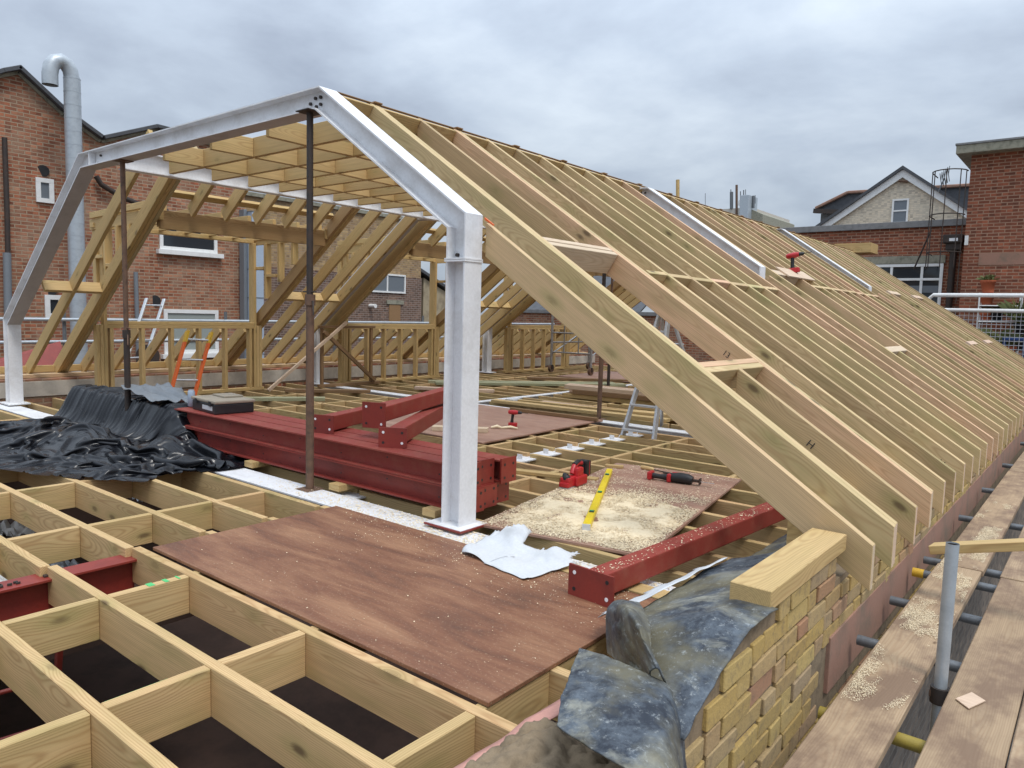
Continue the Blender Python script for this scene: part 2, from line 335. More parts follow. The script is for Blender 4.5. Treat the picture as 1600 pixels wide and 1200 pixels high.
def bm_tube(bm, pts, rad, seg=10, mi=0, cap=True):
    pts = [Vector(p) for p in pts]; rings = []
    rads = rad if isinstance(rad, (list, tuple)) else [rad]*len(pts)
    prev = None
    for i, p in enumerate(pts):
        t = (pts[min(i+1, len(pts)-1)]-pts[max(i-1, 0)]).normalized()
        if prev is None:
            a = Vector((0, 0, 1)) if abs(t.z) < .9 else Vector((1, 0, 0)); n = t.cross(a).normalized()
        else: n = (prev - t*prev.dot(t)).normalized()
        prev = n; b2 = t.cross(n)
        rings.append([bm.verts.new(p+(n*math.cos(2*math.pi*j/seg)+b2*math.sin(2*math.pi*j/seg))*rads[i]) for j in range(seg)])
    for a, b2 in zip(rings, rings[1:]):
        for j in range(seg):
            f = bm.faces.new((a[j], a[(j+1) % seg], b2[(j+1) % seg], b2[j])); f.smooth = True; f.material_index = mi
    if cap:
        for rg in (rings[0][::-1], rings[-1]):
            f = bm.faces.new(rg); f.material_index = mi
            for e in f.edges: e.smooth = False
def tube(name, pts, rad, mat, parent=None, seg=10, cap=True, **k):
    bm = bmesh.new(); o = Vector(pts[0]); bm_tube(bm, [Vector(p)-o for p in pts], rad, seg, 0, cap)
    bmesh.ops.recalc_face_normals(bm, faces=bm.faces)
    return link(name, mesh_from(bm, name, mat), Matrix.Translation(o), parent, **k)
def bx(name, lo, hi, mat, parent=None, bev=.003, **k):
    lo, hi = Vector(lo), Vector(hi); c = (lo+hi)/2; s = hi-lo
    bm = bmesh.new(); bm_box(bm, (0, 0, 0), s, bev=min(bev, min(s)*.3) if bev else 0)
    return link(name, mesh_from(bm, name, mat), Matrix.Translation(c), parent, **k)
def prism(name, pts, ext, mat, parent=None, **k):
    """planar polygon (world points) extruded by vector ext"""
    o = Vector(pts[0]); ext = Vector(ext)
    bm = bmesh.new(); a = [bm.verts.new(Vector(p)-o) for p in pts]; b2 = [bm.verts.new(Vector(p)-o+ext) for p in pts]
    n = len(a); bm.faces.new(a); bm.faces.new(b2[::-1])
    for i in range(n): bm.faces.new((a[i], b2[i], b2[(i+1) % n], a[(i+1) % n]))
    bmesh.ops.recalc_face_normals(bm, faces=bm.faces)
    return link(name, mesh_from(bm, name, mat), Matrix.Translation(o), parent, **k)
def iprof(D, W, tf=.011, tw=.008):
    a, b2 = W/2, tw/2
    return [(-a, 0), (a, 0), (a, -tf), (b2, -tf), (b2, -D+tf), (a, -D+tf), (a, -D), (-a, -D), (-a, -D+tf), (-b2, -D+tf), (-b2, -tf), (-a, -tf)]
def extrude_rings(bm, ra, rb):
    a = [bm.verts.new(p) for p in ra]; b2 = [bm.verts.new(p) for p in rb]; n = len(a)
    for i in range(n): bm.faces.new((a[i], b2[i], b2[(i+1) % n], a[(i+1) % n]))
    bm.faces.new(a); bm.faces.new(b2[::-1]); bmesh.ops.recalc_face_normals(bm, faces=bm.faces)
def ibeam(name, p0, p1, D, W, mat, parent=None, up=(0, 0, 1), **k):
    M, L = frame(p0, p1, up); key = ('I', round(L, 3), D, W, mat)
    if key not in CACHE:
        bm = bmesh.new(); pr = iprof(D, W)
        extrude_rings(bm, [Vector((0, y, z)) for y, z in pr], [Vector((L, y, z)) for y, z in pr])
        CACHE[key] = mesh_from(bm, name, mat)
    return link(name, CACHE[key], M, parent, **k)
def grid_surface(name, fn, nu, nv, mat, thick=0.0, parent=None, smooth=True, subsurf=0, keep=None, **k):
    bm = bmesh.new(); vs_ = [[bm.verts.new(fn(i/nu, j/nv)) for j in range(nv+1)] for i in range(nu+1)]
    for i in range(nu):
        for j in range(nv):
            if keep and not keep((i+.5)/nu, (j+.5)/nv): continue
            bm.faces.new((vs_[i][j], vs_[i+1][j], vs_[i+1][j+1], vs_[i][j+1]))
    for v in [v for v in bm.verts if not v.link_faces]: bm.verts.remove(v)
    o = link(name, mesh_from(bm, name, mat, smooth), None, parent, **k)
    if subsurf: s = o.modifiers.new('s', 'SUBSURF'); s.levels = s.render_levels = subsurf
    if thick: s = o.modifiers.new('t', 'SOLIDIFY'); s.thickness = thick; s.offset = 0
    return o
# ================================================================ SETTING
def struct(name, lo, hi, mat): return bx(name, lo, hi, mat, bev=0, kind='structure')
struct('ground', (-400, -400, -7.2), (400, 400, -7.0), 'pavement')
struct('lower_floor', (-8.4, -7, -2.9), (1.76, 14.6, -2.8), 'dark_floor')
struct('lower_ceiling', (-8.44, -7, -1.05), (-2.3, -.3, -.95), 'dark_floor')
# ---------------------------------------------------------------- right-hand brick wall
FACE = 2.20
def wall_top(y):
    if y > .1: return .225
    if y > -1.0: return .335
    if y > -1.9: return .335 + (y+1.0)*.36
    return .01
wall = thing('brick_wall', 'yellow stock brick outer wall with a red band below the rafter tails', 'wall', (2, 0, -7))
ys = [-7, -2.6, -1.9, -1.45, -1.0, .1, .1001, 14.7]
prof = [(1.76, y, wall_top(y)-.02) for y in ys]
prism('wall_core', [(2.08, -7, -7)] + [(2.08, y, z) for _, y, z in prof] + [(2.08, 14.7, -7)], (.105, 0, 0), 'mortar', wall)
prism('wall_core', [(1.76, -7, -7)] + [(1.76, y, min(z-.14, .12)) for _, y, z in prof] + [(1.76, 14.7, -7)], (.319, 0, 0), 'mortar', wall)
rb = random.Random(3)
bricks = []
row = 0; z = .335
while z > -.75:
    zt = z; z -= .079
    ymax = 9.0 if zt > 0 else (.02 if zt > -.30 else 3.2)
    y = -2.45 + (row % 2)*.11 + rb.uniform(-.02, .02); j = row % 2
    while y < ymax:
        L = .226 if (j + row) % 3 else .108
        j += 1
        if min(wall_top(y), wall_top(y+L)) >= zt-(.022 if y > -.9 else -.006) and y+L < ymax: bricks.append((y, zt, L))
        y += L+.013
    row += 1
BV = []
def brick_mesh(L, i, bm=None, off=None):
    own = bm is None
    if own: bm = bmesh.new()
    r = random.Random(i*7+int(L*1000))
    q = bmesh.ops.create_cube(bm, size=1)
    for v in q['verts']:
        v.co = Vector(((v.co.x-.5)*.095, (v.co.y+.5)*L, (v.co.z-.5)*.067)) + Vector((0 if v.co.x < 0 else r.uniform(-.006, .003), r.uniform(-.004, .004), r.uniform(-.004, .004)))
        if off: v.co += off
    if own:
        bmesh.ops.bevel(bm, geom=bm.edges[:], offset=.0035, segments=1, affect='EDGES')
        return mesh_from(bm, 'brick', 'stock_brick')
BV = {L: [brick_mesh(L, i) for i in range(5)] for L in (.226, .108)}
bricks.sort(key=lambda q: (Vector((FACE, q[0], q[1]))-CAM).length)
for i, (y, zt, L) in enumerate(bricks[:300]):
    link('brick', BV[L][i % 5], Matrix.Translation((FACE+rb.uniform(-.006, .004), y, zt)), wall)
bm = bmesh.new()
for i, (y, zt, L) in enumerate(bricks[300:]): brick_mesh(L, i, bm, Vector((FACE+rb.uniform(-.006, .004), y, zt)))
link('far_bricks', mesh_from(bm, 'far_bricks', 'stock_brick'), None, wall, kind='stuff')
bx('red_band', (FACE-.06, .03, -.285), (FACE+.003, 14.7, -.028), 'red_band', wall, .004)
bx('lower_brickwork', (FACE-.09, -7, -7), (FACE-.004, 14.7, -.70), 'brick_grey', wall, 0)
# uneven mortar bed along the stripped wall head
def bed(u, v):
    y = -2.7 + u*1.22; x = 1.70 + v*.47
    return Vector((x, y, min(wall_top(y), .05) + .012 + .04*noise.noise(Vector((x*9, y*7, 0))) + .022*noise.noise(Vector((x*22, y*22, 3))) + .008*noise.noise(Vector((x*70, y*70, 6))) - .03*(v < .05)))
grid_surface('mortar_bed', bed, 140, 60, 'mortar', .02, wall)
grid_surface('membrane_strip', lambda u, v: Vector((1.665+v*.08+.012*noise.noise(Vector((u*9, 0, 1))), -2.5+u*1.5, .022+.02*v+.012*noise.noise(Vector((u*14, v*2, 5))))), 30, 3, 'pink_membrane', .004, wall)
# ---------------------------------------------------------------- left parapet and end walls
par = thing('parapet_wall', 'low cream rendered parapet wall carrying the left rafter feet', 'wall', (-8.7, 4, -7))
bx('wall_core', (-8.98, -7, -7), (-8.47, 14.7, .27), 'brick_red', par, 0)
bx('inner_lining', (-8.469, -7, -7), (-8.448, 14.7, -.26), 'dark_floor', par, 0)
bx('render_face', (-8.468, -.9, .03), (-8.452, 14.7, .24), 'cream_render', par, .004)
bar('wall_plate', (-8.70, -.9, .325), (-8.70, 14.6, .325), .2, .05, 'treated_pine', par)
end = thing('end_wall', 'brick end wall closing the far end of the storey below', 'wall', (-3, 14.9, -7))
bx('wall_core', (-8.98, 14.72, -7), (2.18, 15.0, -.05), 'brick_brown', end, 0)
# ---------------------------------------------------------------- front joist floor (joists run across the building)
JY = [-.235, -.64, -1.06, -1.485, -1.905, -2.325, -2.745, -3.165]
NX = [-6.6, -5.4, -4.15, -2.93, -1.71, -.46, .51, 1.47]
ff = thing('joist_floor', 'open grid of new treated joists and noggings in the foreground', 'floor frame', (-2.8, -1.7, -.195))
for i, y in enumerate(JY):
    bar('joist', (-8.4, y-.022, 0), (-1.085, y-.022, 0), .047, .195, 'floor_pine', ff)
    bar('joist', (-1.07, y+.006, -.001), (1.758, y+.006, -.001), .047, .195, 'floor_pine', ff)
for y0, y1 in zip(JY[1:], JY):
    for x in NX:
        if x < -5 and y0 < -2: continue
        sft = -.022 if x < -1.07 else .006
        dx = random.uniform(-.012, .012)
        bar('nogging', (x+dx, y0+sft+.0245, -.004), (x+dx, y1+sft-.0245, -.004), .047, .19, 'floor_pine', ff)
for (x, y0, y1) in ((-.46, -1.62, -1.60), (-.46, -1.70, -1.67), (-.46, -1.555, -1.545)):
    bx('paint_mark', (x-.023, y0, -.0035), (x+.023, y1, -.002), 'green_paint', ff, 0)
prism('paint_mark', [(.512-.0245, -2.28, -.05), (.512-.0245, -2.28, -.008), (.512-.0245, -2.06, -.008), (.512-.0245, -2.12, -.03)], (-.002, 0, 0), 'green_paint', ff)
rs = thing('floor_beam', 'red oxide steel beam under the joist splices in the foreground', 'steel beam', (-1.08, -2.6, -.25))
ibeam('beam', (-1.08, -1.49, -.052), (-1.08, -4.2, -.052), .203, .14, 'red_oxide', rs)
for i in range(9):
    y = -1.93-random.random()*.3; bx('mortar_crumb', (-1.1+random.uniform(-.06, .06), y, -.0535), (-1.1+random.uniform(.01, .03)+.02, y+.02, -.04), 'dark_steel', rs, .004)
# ---------------------------------------------------------------- steel at floor level
wb = thing('floor_beam', 'wide white steel beam on the floor under the front frame', 'steel beam', (-3, -.05, -.25))
ibeam('beam', (-8.2, -.045, -.012), (1.7, -.045, -.012), .25, .25, 'white_paint', wb)
wl = thing('floor_beam', 'long white floor beam running away down the left of the floor', 'steel beam', (-4.4, 7, -.2))
ibeam('beam', (-4.4, .1, .004), (-4.4, 14.4, .004), .2, .13, 'white_paint', wl)
wx = thing('floor_beam', 'white cross beam in the floor behind the step ladder', 'steel beam', (-3, 4.78, -.2))
ibeam('beam', (-8.2, 4.83, .002), (1.7, 4.83, .002), .2, .2, 'white_paint', wx)
wm = thing('floor_beam', 'white beam showing as pads between the joists behind the planer', 'steel beam', (-1.27, 2.5, -.2))
ibeam('beam', (-1.27, .1, -.035), (-1.27, 4.7, -.035), .2, .2, 'white_paint', wm)
for k in range(10):
    y = .55+k*.42
    bx('cleat', (-1.30, y-.03, -.034), (-1.24, y-.022, .012), 'white_paint', wm, .002)
mf = thing('joist_floor', 'joist floor with noggings receding beneath the roof', 'floor frame', (-3, 7, -.195))
MY = [.26+.42*k for k in range(34)]
for i, y in enumerate(MY):
    if y > 14.2 or abs(y-4.83) < .12: continue
    bar('joist', (-1.25, y, 0), (1.758, y, 0), .047, .195, 'floor_pine', mf)
    bar('joist', (-4.33, y+.012, 0), (-1.29, y+.012, 0), .047, .195, 'floor_pine', mf)
    bar('joist', (-8.44, y, 0), (-4.47, y, 0), .047, .195, 'floor_pine', mf)
MYs = [y for y in MY if y < 14.2 and abs(y-4.83) >= .12]
for y0, y1 in zip(MYs, MYs[1:]):
    if y1-y0 > .6: continue
    for x in (-6.9, -5.7, -3.0, -1.83, -.62, .58):
        bar('nogging', (x, y0+.026, -.003), (x, y1-.026, -.003), .047, .19, 'floor_pine', mf)
# ================================================================ PORTAL FRAMES
OUT = [(0, 0.02), (0, 1.943), (-1.44, 2.915), (-5.6, 2.915), (-8.11, 1.116), (-8.11, .02)]
def portal(Y, label, foot=True):
    t = thing('portal_frame', label, 'steel frame', (-4, Y, 0), 'white steel portal frames')
    V = [Vector((x, 0, z)) for x, z in OUT]; n = len(V)
    dirs = [(V[i+1]-V[i]).normalized() for i in range(n-1)]
    inn = [Vector((d.z, 0, -d.x))*-1 if False else Vector((-d.z, 0, d.x)) for d in dirs]   # points inward
    mit = []
    for i in range(n):
        if i == 0: mit.append(inn[0])
        elif i == n-1: mit.append(inn[-1])
        else:
            b2 = (inn[i-1]+inn[i]).normalized(); mit.append(b2/b2.dot(inn[i]))
    W, D = .155, .155
    pr = iprof(D, W)
    def ring(i): return [V[i]+mit[i]*(-z)+Vector((0, Y+W/2+y, 0)) for y, z in pr]
    names = ['post', 'rafter', 'top_beam', 'rafter', 'post']
    for i in range(n-1):
        bm = bmesh.new(); o = V[i]+Vector((0, Y, 0))
        extrude_rings(bm, [p-o for p in ring(i)], [p-o for p in ring(i+1)])
        if names[i] != 'post':                     # soffit flange face in a darker, warmer grey than the white paint
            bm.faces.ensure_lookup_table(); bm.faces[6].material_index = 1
        link(names[i], mesh_from(bm, names[i], ['white_paint', 'soffit_grey']), Matrix.Translation(o), t)
    # splice plates, stiffeners, base plates
    for z in (1.66, 1.672): bx('splice_plate', (-.166, Y-.006, z-.005), (.006, Y+.161, z+.005), 'white_paint', t, .001)
    bx('stiffener', (-.15, Y+.006, 1.73), (-.142, Y+.06, 1.9), 'white_paint', t, .001) if False else None
    bx('stiffener', (-5.36, Y+.006, 2.771), (-5.35, Y+.071, 2.903), 'white_paint', t, .001)
    bp = bx('base_plate', (-.25, Y-.06, .004), (.07, Y+.21, .0165), 'red_oxide', t, .002)
    bx('plate_paint', (-.243, Y-.052, .0166), (.062, Y+.2, .0195), 'white_paint', bp, 0)
    bx('base_plate', (-8.2, Y-.05, .004), (-7.84, Y+.2, .02), 'white_paint', t, .002)
    for (x, z) in ((-5.2, 2.86), (-5.47, 2.83), (-5.43, 2.80), (-1.56, 2.86), (-1.50, 2.86), (-1.62, 2.83), (-1.55, 2.80), (-1.50, 2.81), (-.12, 1.70)):
        tube('bolt', [(x, Y+.055, z), (x, Y+.07, z)], .012, 'dark_steel', t, 6)
    return t
portal(0, 'white painted steel portal frame standing open at the front of the roof')
portal(4.75, 'second white steel portal frame, half buried among the rafters')
portal(9.4, 'third and farthest white steel portal frame among the rafters')
lb = thing('eaves_beam', 'long white steel beam along the upper left edge of the ceiling joists', 'steel beam', (-4.95, 7, 2.7))
ibeam('beam', (-4.97, .16, 2.915), (-4.97, 14.4, 2.915), .2, .12, 'white_paint', lb)
# ================================================================ FLAT CEILING JOISTS
cj = thing('ceiling_joists', 'flat timber ceiling joists spanning between the two roof slopes', 'roof frame', (-3.2, 7, 2.7))
RY = [.60, 1.08, 1.53] + [1.94+.4*k for k in range(32)]
RY = [y for y in RY if y < 14.6]
for y in RY:
    if abs(y-4.83) < .12 or abs(y-9.48) < .12: continue
    bar('joist', (-4.90, y+.05, 2.912), (-1.62, y+.05, 2.912), .047, .175, 'yellow_pine', cj)
cy = [.155]+[y for y in RY]
for a, b2 in zip(cy, cy[1:]):
    for x in (-2.45, -3.3, -4.2):
        bar('nogging', (x+random.uniform(-.03, .03), a+.08, 2.905), (x, b2+.026, 2.905), .047, .17, 'yellow_pine', cj)
for i, y in enumerate(RY):
    if i % 2 == 0: bar('firring', (-2.1, y+.05, 2.975), (-1.55, y+.05, 2.970), .08, .012, 'brown_timber', cj)
# ================================================================ RIGHT ROOF SLOPE
SL = .662
def topz(x): return 1.909 - SL*x
RD = .172
ZTAIL = .205
rr = thing('roof_slope', 'right hand roof slope of close spaced new rafters over the brick wall', 'roof frame', (.4, 7, .2))
def rafter_mesh(x0, x1, tail, head):
    """side profile in x,z extruded in y; local x runs down the slope"""
    k = ('R', round(x0, 3), round(x1, 3), tail, head)
    if k in CACHE: return CACHE[k]
    dz = RD*math.sqrt(1+SL*SL)
    pts = [(x0, topz(x0)), (x1, topz(x1))]
    pts += [(x1, topz(x1)-dz), (x0, topz(x0)-dz)]
    if not head: pts[3] = (x0-RD*.55*0, topz(x0)-dz)
    c = 1/math.sqrt(1+SL*SL); ex = Vector((c, 0, -SL*c)); ez = Vector((SL*c, 0, c)); o = Vector((x0, 0, topz(x0)))
    bm = bmesh.new(); A = []
    for s in (-.0225, .0225):
        A.append([bm.verts.new(((Vector((x, 0, z))-o).dot(ex), s, (Vector((x, 0, z))-o).dot(ez))) for x, z in pts])
    n = len(pts)
    bm.faces.new(A[0]); bm.faces.new(A[1][::-1])
    for i in range(n): bm.faces.new((A[0][i], A[1][i], A[1][(i+1) % n], A[0][(i+1) % n]))
    bmesh.ops.recalc_face_normals(bm, faces=bm.faces)
    bmesh.ops.bevel(bm, geom=bm.edges[:], offset=.0025, segments=1, affect='EDGES')
    for f in bm.faces:                          # freshly sawn plumb cut at the tail
        if tail and f.normal.dot(Vector((c, 0, SL*c))) > .99: f.material_index = 1
    CACHE[k] = mesh_from(bm, 'rafter', ['roof_pine', 'fresh_pine']); return CACHE[k]
def rafter(y, x0, x1, tail=True, name='rafter'):
    c = 1/math.sqrt(1+SL*SL)
    M = Matrix(((c, 0, SL*c, x0), (0, 1, 0, y+.0235), (-SL*c, 0, c, topz(x0)), (0, 0, 0, 1)))
    return link(name, rafter_mesh(x0, x1, tail, True), M, rr)
XR, XT = -1.57, 2.312
rafter(.17, .012, XT)
rafter(.575, XR, XT); rafter(.623, XR, XT-.004)
t1, t2 = .085, 1.235
rafter(1.08, XR, t1-.03); rafter(1.08, t2+.05, XT)
steel = (4.75, 9.4)
RYY = [y for y in RY if y > 1.2]
for i, y in enumerate(RYY):
    if any(-.06 < y-s < .17 for s in steel):
        rafter(y if y < 5 else y, .10, XT); continue
    if abs(y-1.53) < .01: rafter(y-.02, XR, XT); rafter(y+.028, XR, XT-.005); continue
    if i % 9 == 8: rafter(y, XR, XT); rafter(y+.047, XR, XT-.006)
    elif abs(y-5.54) < .1: rafter(y, XR, -.05); rafter(y, 1.2, XT)
    elif abs(y-11.1) < .1: rafter(y, XR, -.05); rafter(y, 1.2, XT)
    elif abs(y-13.1) < .1: rafter(y, XR, -.05); rafter(y, 1.2, XT)
    else: rafter(y, XR, XT)
def cross(x, y0, y1, mat='roof_pine', name='nogging', w=.047, lift=.0):
    bar(name, (x, y0, topz(x)+lift-.002), (x, y1, topz(x)+lift-.002), w, .165, mat, rr, up=(SL, 0, 1))
for s in (0, .048): cross(t1+s*1.0, .648, 1.508, 'fresh_pine', 'trimmer')
for s in (0, .046): cross(t2+s*.9, .648, 1.508, 'roof_pine', 'trimmer')
ylist = [1.56+.047] + [y for y in RYY if 1.6 < y]
for a, b2 in zip(ylist, ylist[1:]):
    if b2 < 4.7: cross(.33+random.uniform(-.012, .012), a+.05, b2, 'roof_pine')
    elif 6.2 < b2 < 9.3: cross(.18+random.uniform(-.012, .012), a+.05, b2, 'roof_pine')
for (a, b2) in ((5.14, 5.94), (10.7, 11.5), (12.7, 13.5)):
    cross(0.0, a+.04, b2, 'fresh_pine', 'trimmer', .1, .004); cross(1.24, a+.04, b2, 'fresh_pine', 'trimmer', .09, .004)
al = [.2, .60] + RY[1:]
for a, b2 in zip(al, al[1:]):                     # eaves blocks over the wall head, ridge blocks
    bx('eaves_block', (1.9, a+.09, .26), (2.02, b2-.004, .42), 'yellow_pine', rr, .003)
rl = [.14, .575] + RY[1:]
for a, b2 in zip(rl, rl[1:]):
    off = .1 if a == .575 else .05
    cross(XR+.03, a+off, b2, 'yellow_pine', 'ridge_block', .03)
bar('ridge_strip', (XR-.012, .2, topz(XR)+.012), (XR-.012, 14.4, topz(XR)+.012), .03, .010, 'brown_timber', rr)
# lettering pencilled on two rafters
def pencil(txt, loc, size, parent, rot):
    cu_ = bpy.data.curves.new('t', 'FONT'); cu_.body = txt; cu_.size = size; cu_.offset = 0
    ob = bpy.data.objects.new('t', cu_); me = bpy.data.meshes.new_from_object(ob); bpy.data.objects.remove(ob)
    me.materials.clear(); me.materials.append(MATS['ink'])
    return link('pencil_mark', me, Matrix.Translation(loc) @ rot, parent)
rot = Matrix.Rotation(math.atan(SL), 4, 'Y') @ Matrix.Rotation(R(90), 4, 'X')
pencil('13', Vector((1.0, 1.5055, topz(1.0)-.13)), .055, rr, rot)
pencil('H', Vector((1.72, 1.0775, topz(1.72)-.13)), .06, rr, rot)
pencil('H', Vector((2.14, 2.735, topz(2.14)-.13)), .06, rr, rot)
pencil('H', Vector((2.16, 1.9375, topz(2.16)-.16)), .06, rr, rot)
# ================================================================ LEFT ROOF SLOPE
LS = .716
def ltop(x): return 2.86 + LS*(x+5.5)
lr = thing('roof_slope', 'left hand roof slope of rafters seen from beneath', 'roof frame', (-7, 7, .3))
def lrafter(y, x0=-5.04, x1=-8.92, mat='yellow_pine', wd=.047, dp=.17):
    a = Vector((x0, y, ltop(x0))); b2 = Vector((x1, y, ltop(x1)))
    return bar('rafter', a, b2, wd, dp, mat, lr, up=(-LS, 0, 1))
DORM = [(1.02, 3.42), (5.14, 7.5), (9.82, 12.2)]
lrafter(.5)
for (a, b2) in DORM:
    for k in range(3): lrafter(a-.16+k*.05, mat='yellow_pine' if k < 2 else 'treated_pine'); lrafter(b2+.03+k*.05, mat='tan_timber' if k == 0 else 'yellow_pine')
for y in (3.95, 4.33, 4.66, 7.95, 8.4, 8.85, 9.25, 12.75, 13.2, 13.65, 14.1): lrafter(y)
for (a, b2) in ((.17, .48), (.53, .84), (3.98, 4.30), (4.36, 4.63), (3.58, 3.92), (7.63, 7.92), (7.98, 8.37), (8.43, 8.82), (8.88, 9.22)):
    x = -7.25
    bar('nogging', (x, a, ltop(x)-.01), (x, b2, ltop(x)-.01), .047, .15, 'yellow_pine', lr, up=(-LS, 0, 1))
for (a, b2) in DORM:                              # header across each dormer with short jack rafters above it
    bar('header', (-5.95, a+.0, ltop(-5.95)-.06), (-5.95, b2, ltop(-5.95)-.06), .047, .22, 'tan_timber', lr)
    bar('header', (-6.0, a+.0, ltop(-6.0)-.02), (-6.0, b2, ltop(-6.0)-.02), .047, .2, 'tan_timber', lr)
    for k in range(5):
        y = a+.35+k*.44
        if y < b2-.1: lrafter(y, -5.04, -5.92)
    bar('rail', (-5.80, a, ltop(-5.80)+.045), (-5.80, b2, ltop(-5.80)+.045), .09, .045, 'yellow_pine', lr, up=(-LS, 0, 1))
    # feet below the sill
    for k in range(6):
        y = a+.2+k*.42
        if y < b2-.05: lrafter(y, -7.99, -8.92)
bar('foot_blocking', (-8.86, -.8, .43), (-8.86, 14.5, .43), .047, .1, 'yellow_pine', lr)
# ---------------------------------------------------------------- dormers
DL = ['nearest flat roofed timber dormer frame above the orange ladder', 'middle timber dormer frame with a dwarf stud wall, left of the white post', 'farthest timber dormer frame with stud wall behind the mobile tower']
XD = -7.72
for (a, b2), lab in zip(DORM, DL):
    t = thing('dormer_frame', lab, 'dormer', (XD, (a+b2)/2, 0), 'timber dormers on the left slope')
    bar('sole_plate', (XD, a-.1, .055), (XD, b2+.1, .055), .1, .05, 'yellow_pine', t)
    for z in (1.1, 1.05): bar('sill_plate', (XD, a+.08, z), (XD, b2-.08, z), .1, .048, 'yellow_pine', t)
    n = 6
    for k in range(n):
        y = a+.14+(b2-a-.28)*k/(n-1)
        bar('stud', (XD+.05, y, .056), (XD+.05, y, 1.002), .047, .1, 'yellow_pine', t, up=(1, 0, 0))
    for s, y in ((-1, a), (1, b2)):
        for k in range(3): bar('post', (XD+.05, y+s*(.05*k-.06), .056), (XD+.05, y+s*(.05*k-.06), 1.05 if k else 2.36), .046, .1, 'yellow_pine', t, up=(1, 0, 0))
        bar('post', (XD-.06, y-s*.02, 1.1), (XD-.06, y-s*.02, 2.36), .047, .1, 'yellow_pine', t, up=(1, 0, 0))
        bar('cheek_plate', (-5.9, y, 2.50), (XD-.18, y, 2.47), .05, .14, 'yellow_pine', t)
        bar('cheek_rail', (-6.1, y+s*.03, 2.60), (XD-.1, y+s*.03, 2.56), .05, .08, 'yellow_pine', t)
        for k in range(4):                      # cheek studs between the rafter and the plate
            x = -6.35-k*.36; zb = max(ltop(x)+.01, 1.1)
            if zb < 2.25: bar('cheek_stud', (x+.05, y, zb), (x+.05, y, 2.345), .1, .047, 'yellow_pine', t, up=(1, 0, 0))
        for k in range(3):
            x = -6.75-k*.36; z = 1.75+k*.12
            if z > ltop(x)+.02: bar('cheek_nogging', (x, y, z), (x-.31, y, z), .09, .045, 'yellow_pine', t)
    bar('head_plate', (XD-.06, a-.05, 2.42), (XD-.06, b2+.05, 2.42), .1, .06, 'yellow_pine', t)
    k = 0; y = a+.1
    while y < b2:
        bar('roof_joist', (-6.02, y, 2.56), (XD-.25, y, 2.53), .047, .13, 'yellow_pine', t); y += .38
    for x in (-6.6, -7.2): bar('nogging', (x, a+.03, 2.535), (x, b2-.03, 2.535), .04, .09, 'yellow_pine', t)
# ================================================================ THINGS ON THE FLOOR
def slab(name, c, L, Wd, th, rz, mat, z, **k):
    M = Matrix.Translation((c[0], c[1], z+th)) @ Matrix.Rotation(rz, 4, 'Z') @ Matrix.Translation((-L/2, 0, 0))
    return link(name, boxmesh(L, Wd, th, mat, .002), M, None, **k)
slab('plywood_sheet', (.275, -.825), 2.44, 1.24, .018, 0, 'brown_ply', .001, label='dark brown stained plywood sheet on the foreground joists', cat='plywood sheet')
PA = R(9.5)
slab('plywood_sheet', (.37, 1.42), 1.12, 2.40, .018, PA, 'worn_ply', .001, label='reddish plywood sheet covered in sawdust under the yellow level', cat='plywood sheet')
slab('plywood_sheet', (-3.1, 3.55), 2.35, 2.42, .018, R(1.5), 'worn_ply', .005, label='large pale brown plywood sheet beyond the red steel stack', cat='plywood sheet')
slab('plywood_sheet', (-5.4, 11.2), 2.2, 2.3, .018, R(4), 'worn_ply', .005, label='brown plywood sheet under the mobile tower wheels', cat='plywood sheet')
slab('plywood_sheet', (-1.05, 1.05), .62, .55, .018, R(6), 'worn_ply', .003, label='small plywood offcut behind the red end plates', cat='plywood sheet')
# ---- sawdust: loose shavings
def shavings(name, n, fn, z, smin, smax, seed, **k):
    r = random.Random(seed); bm = bmesh.new(); c = 0
    while c < n:
        q = fn(r)
        if q is None: continue
        x, y, zz = q; c += 1
        s = r.uniform(smin, smax); a = r.uniform(0, 6.28); ex = Vector((math.cos(a), math.sin(a), r.uniform(-.25, .25)))*s
        ey = Vector((-math.sin(a), math.cos(a), r.uniform(-.5, .5)))*s*r.uniform(.3, .8); p = Vector((x, y, zz+r.uniform(.001, .008)))
        bm.faces.new([bm.verts.new(p+v) for v in (-ex-ey*.5, ex*.3-ey, ex+ey*.4, -ex*.4+ey)])
    link(name, mesh_from(bm, name, 'dust'), None, None, kind='stuff', **k)
def on_ply(r):
    u, v = r.uniform(-.55, .55), r.uniform(-1.19, 1.19)
    x = .37+u*math.cos(PA)-v*math.sin(PA); y = 1.42+u*math.sin(PA)+v*math.cos(PA)
    d = math.exp(-((u-.0)/.6)**6-((v+.55)/.72)**4)*1.5 + .05
    d *= .55+.9*noise.noise(Vector((x*3.5, y*3.5, 1)))+.45*noise.noise(Vector((x*12, y*12, 4)))
    return (x, y, .019) if r.random() < d else None
shavings('sawdust', 60000, on_ply, .019, .0022, .0070, 5, label='pale planer shavings spread over the reddish plywood sheet', cat='sawdust')
def mound(u, v):
    x = -.16+u*1.18; y = .26+v*1.5; uu = (x-.37)*math.cos(PA)+(y-1.42)*math.sin(PA); vv = -(x-.37)*math.sin(PA)+(y-1.42)*math.cos(PA)
    d = math.exp(-(uu/.54)**6-((vv+.55)/.6)**4)
    return Vector((x, y, .0125+.0125*d*(1+.9*noise.noise(Vector((x*6, y*6, 0)))+.5*noise.noise(Vector((x*17, y*17, 2))))))
def mound_keep(u, v):
    x = -.16+u*1.18; y = .26+v*1.5; uu = (x-.37)*math.cos(PA)+(y-1.42)*math.sin(PA); vv = -(x-.37)*math.sin(PA)+(y-1.42)*math.cos(PA)
    return abs(uu) < .545 and abs(vv) < 1.185
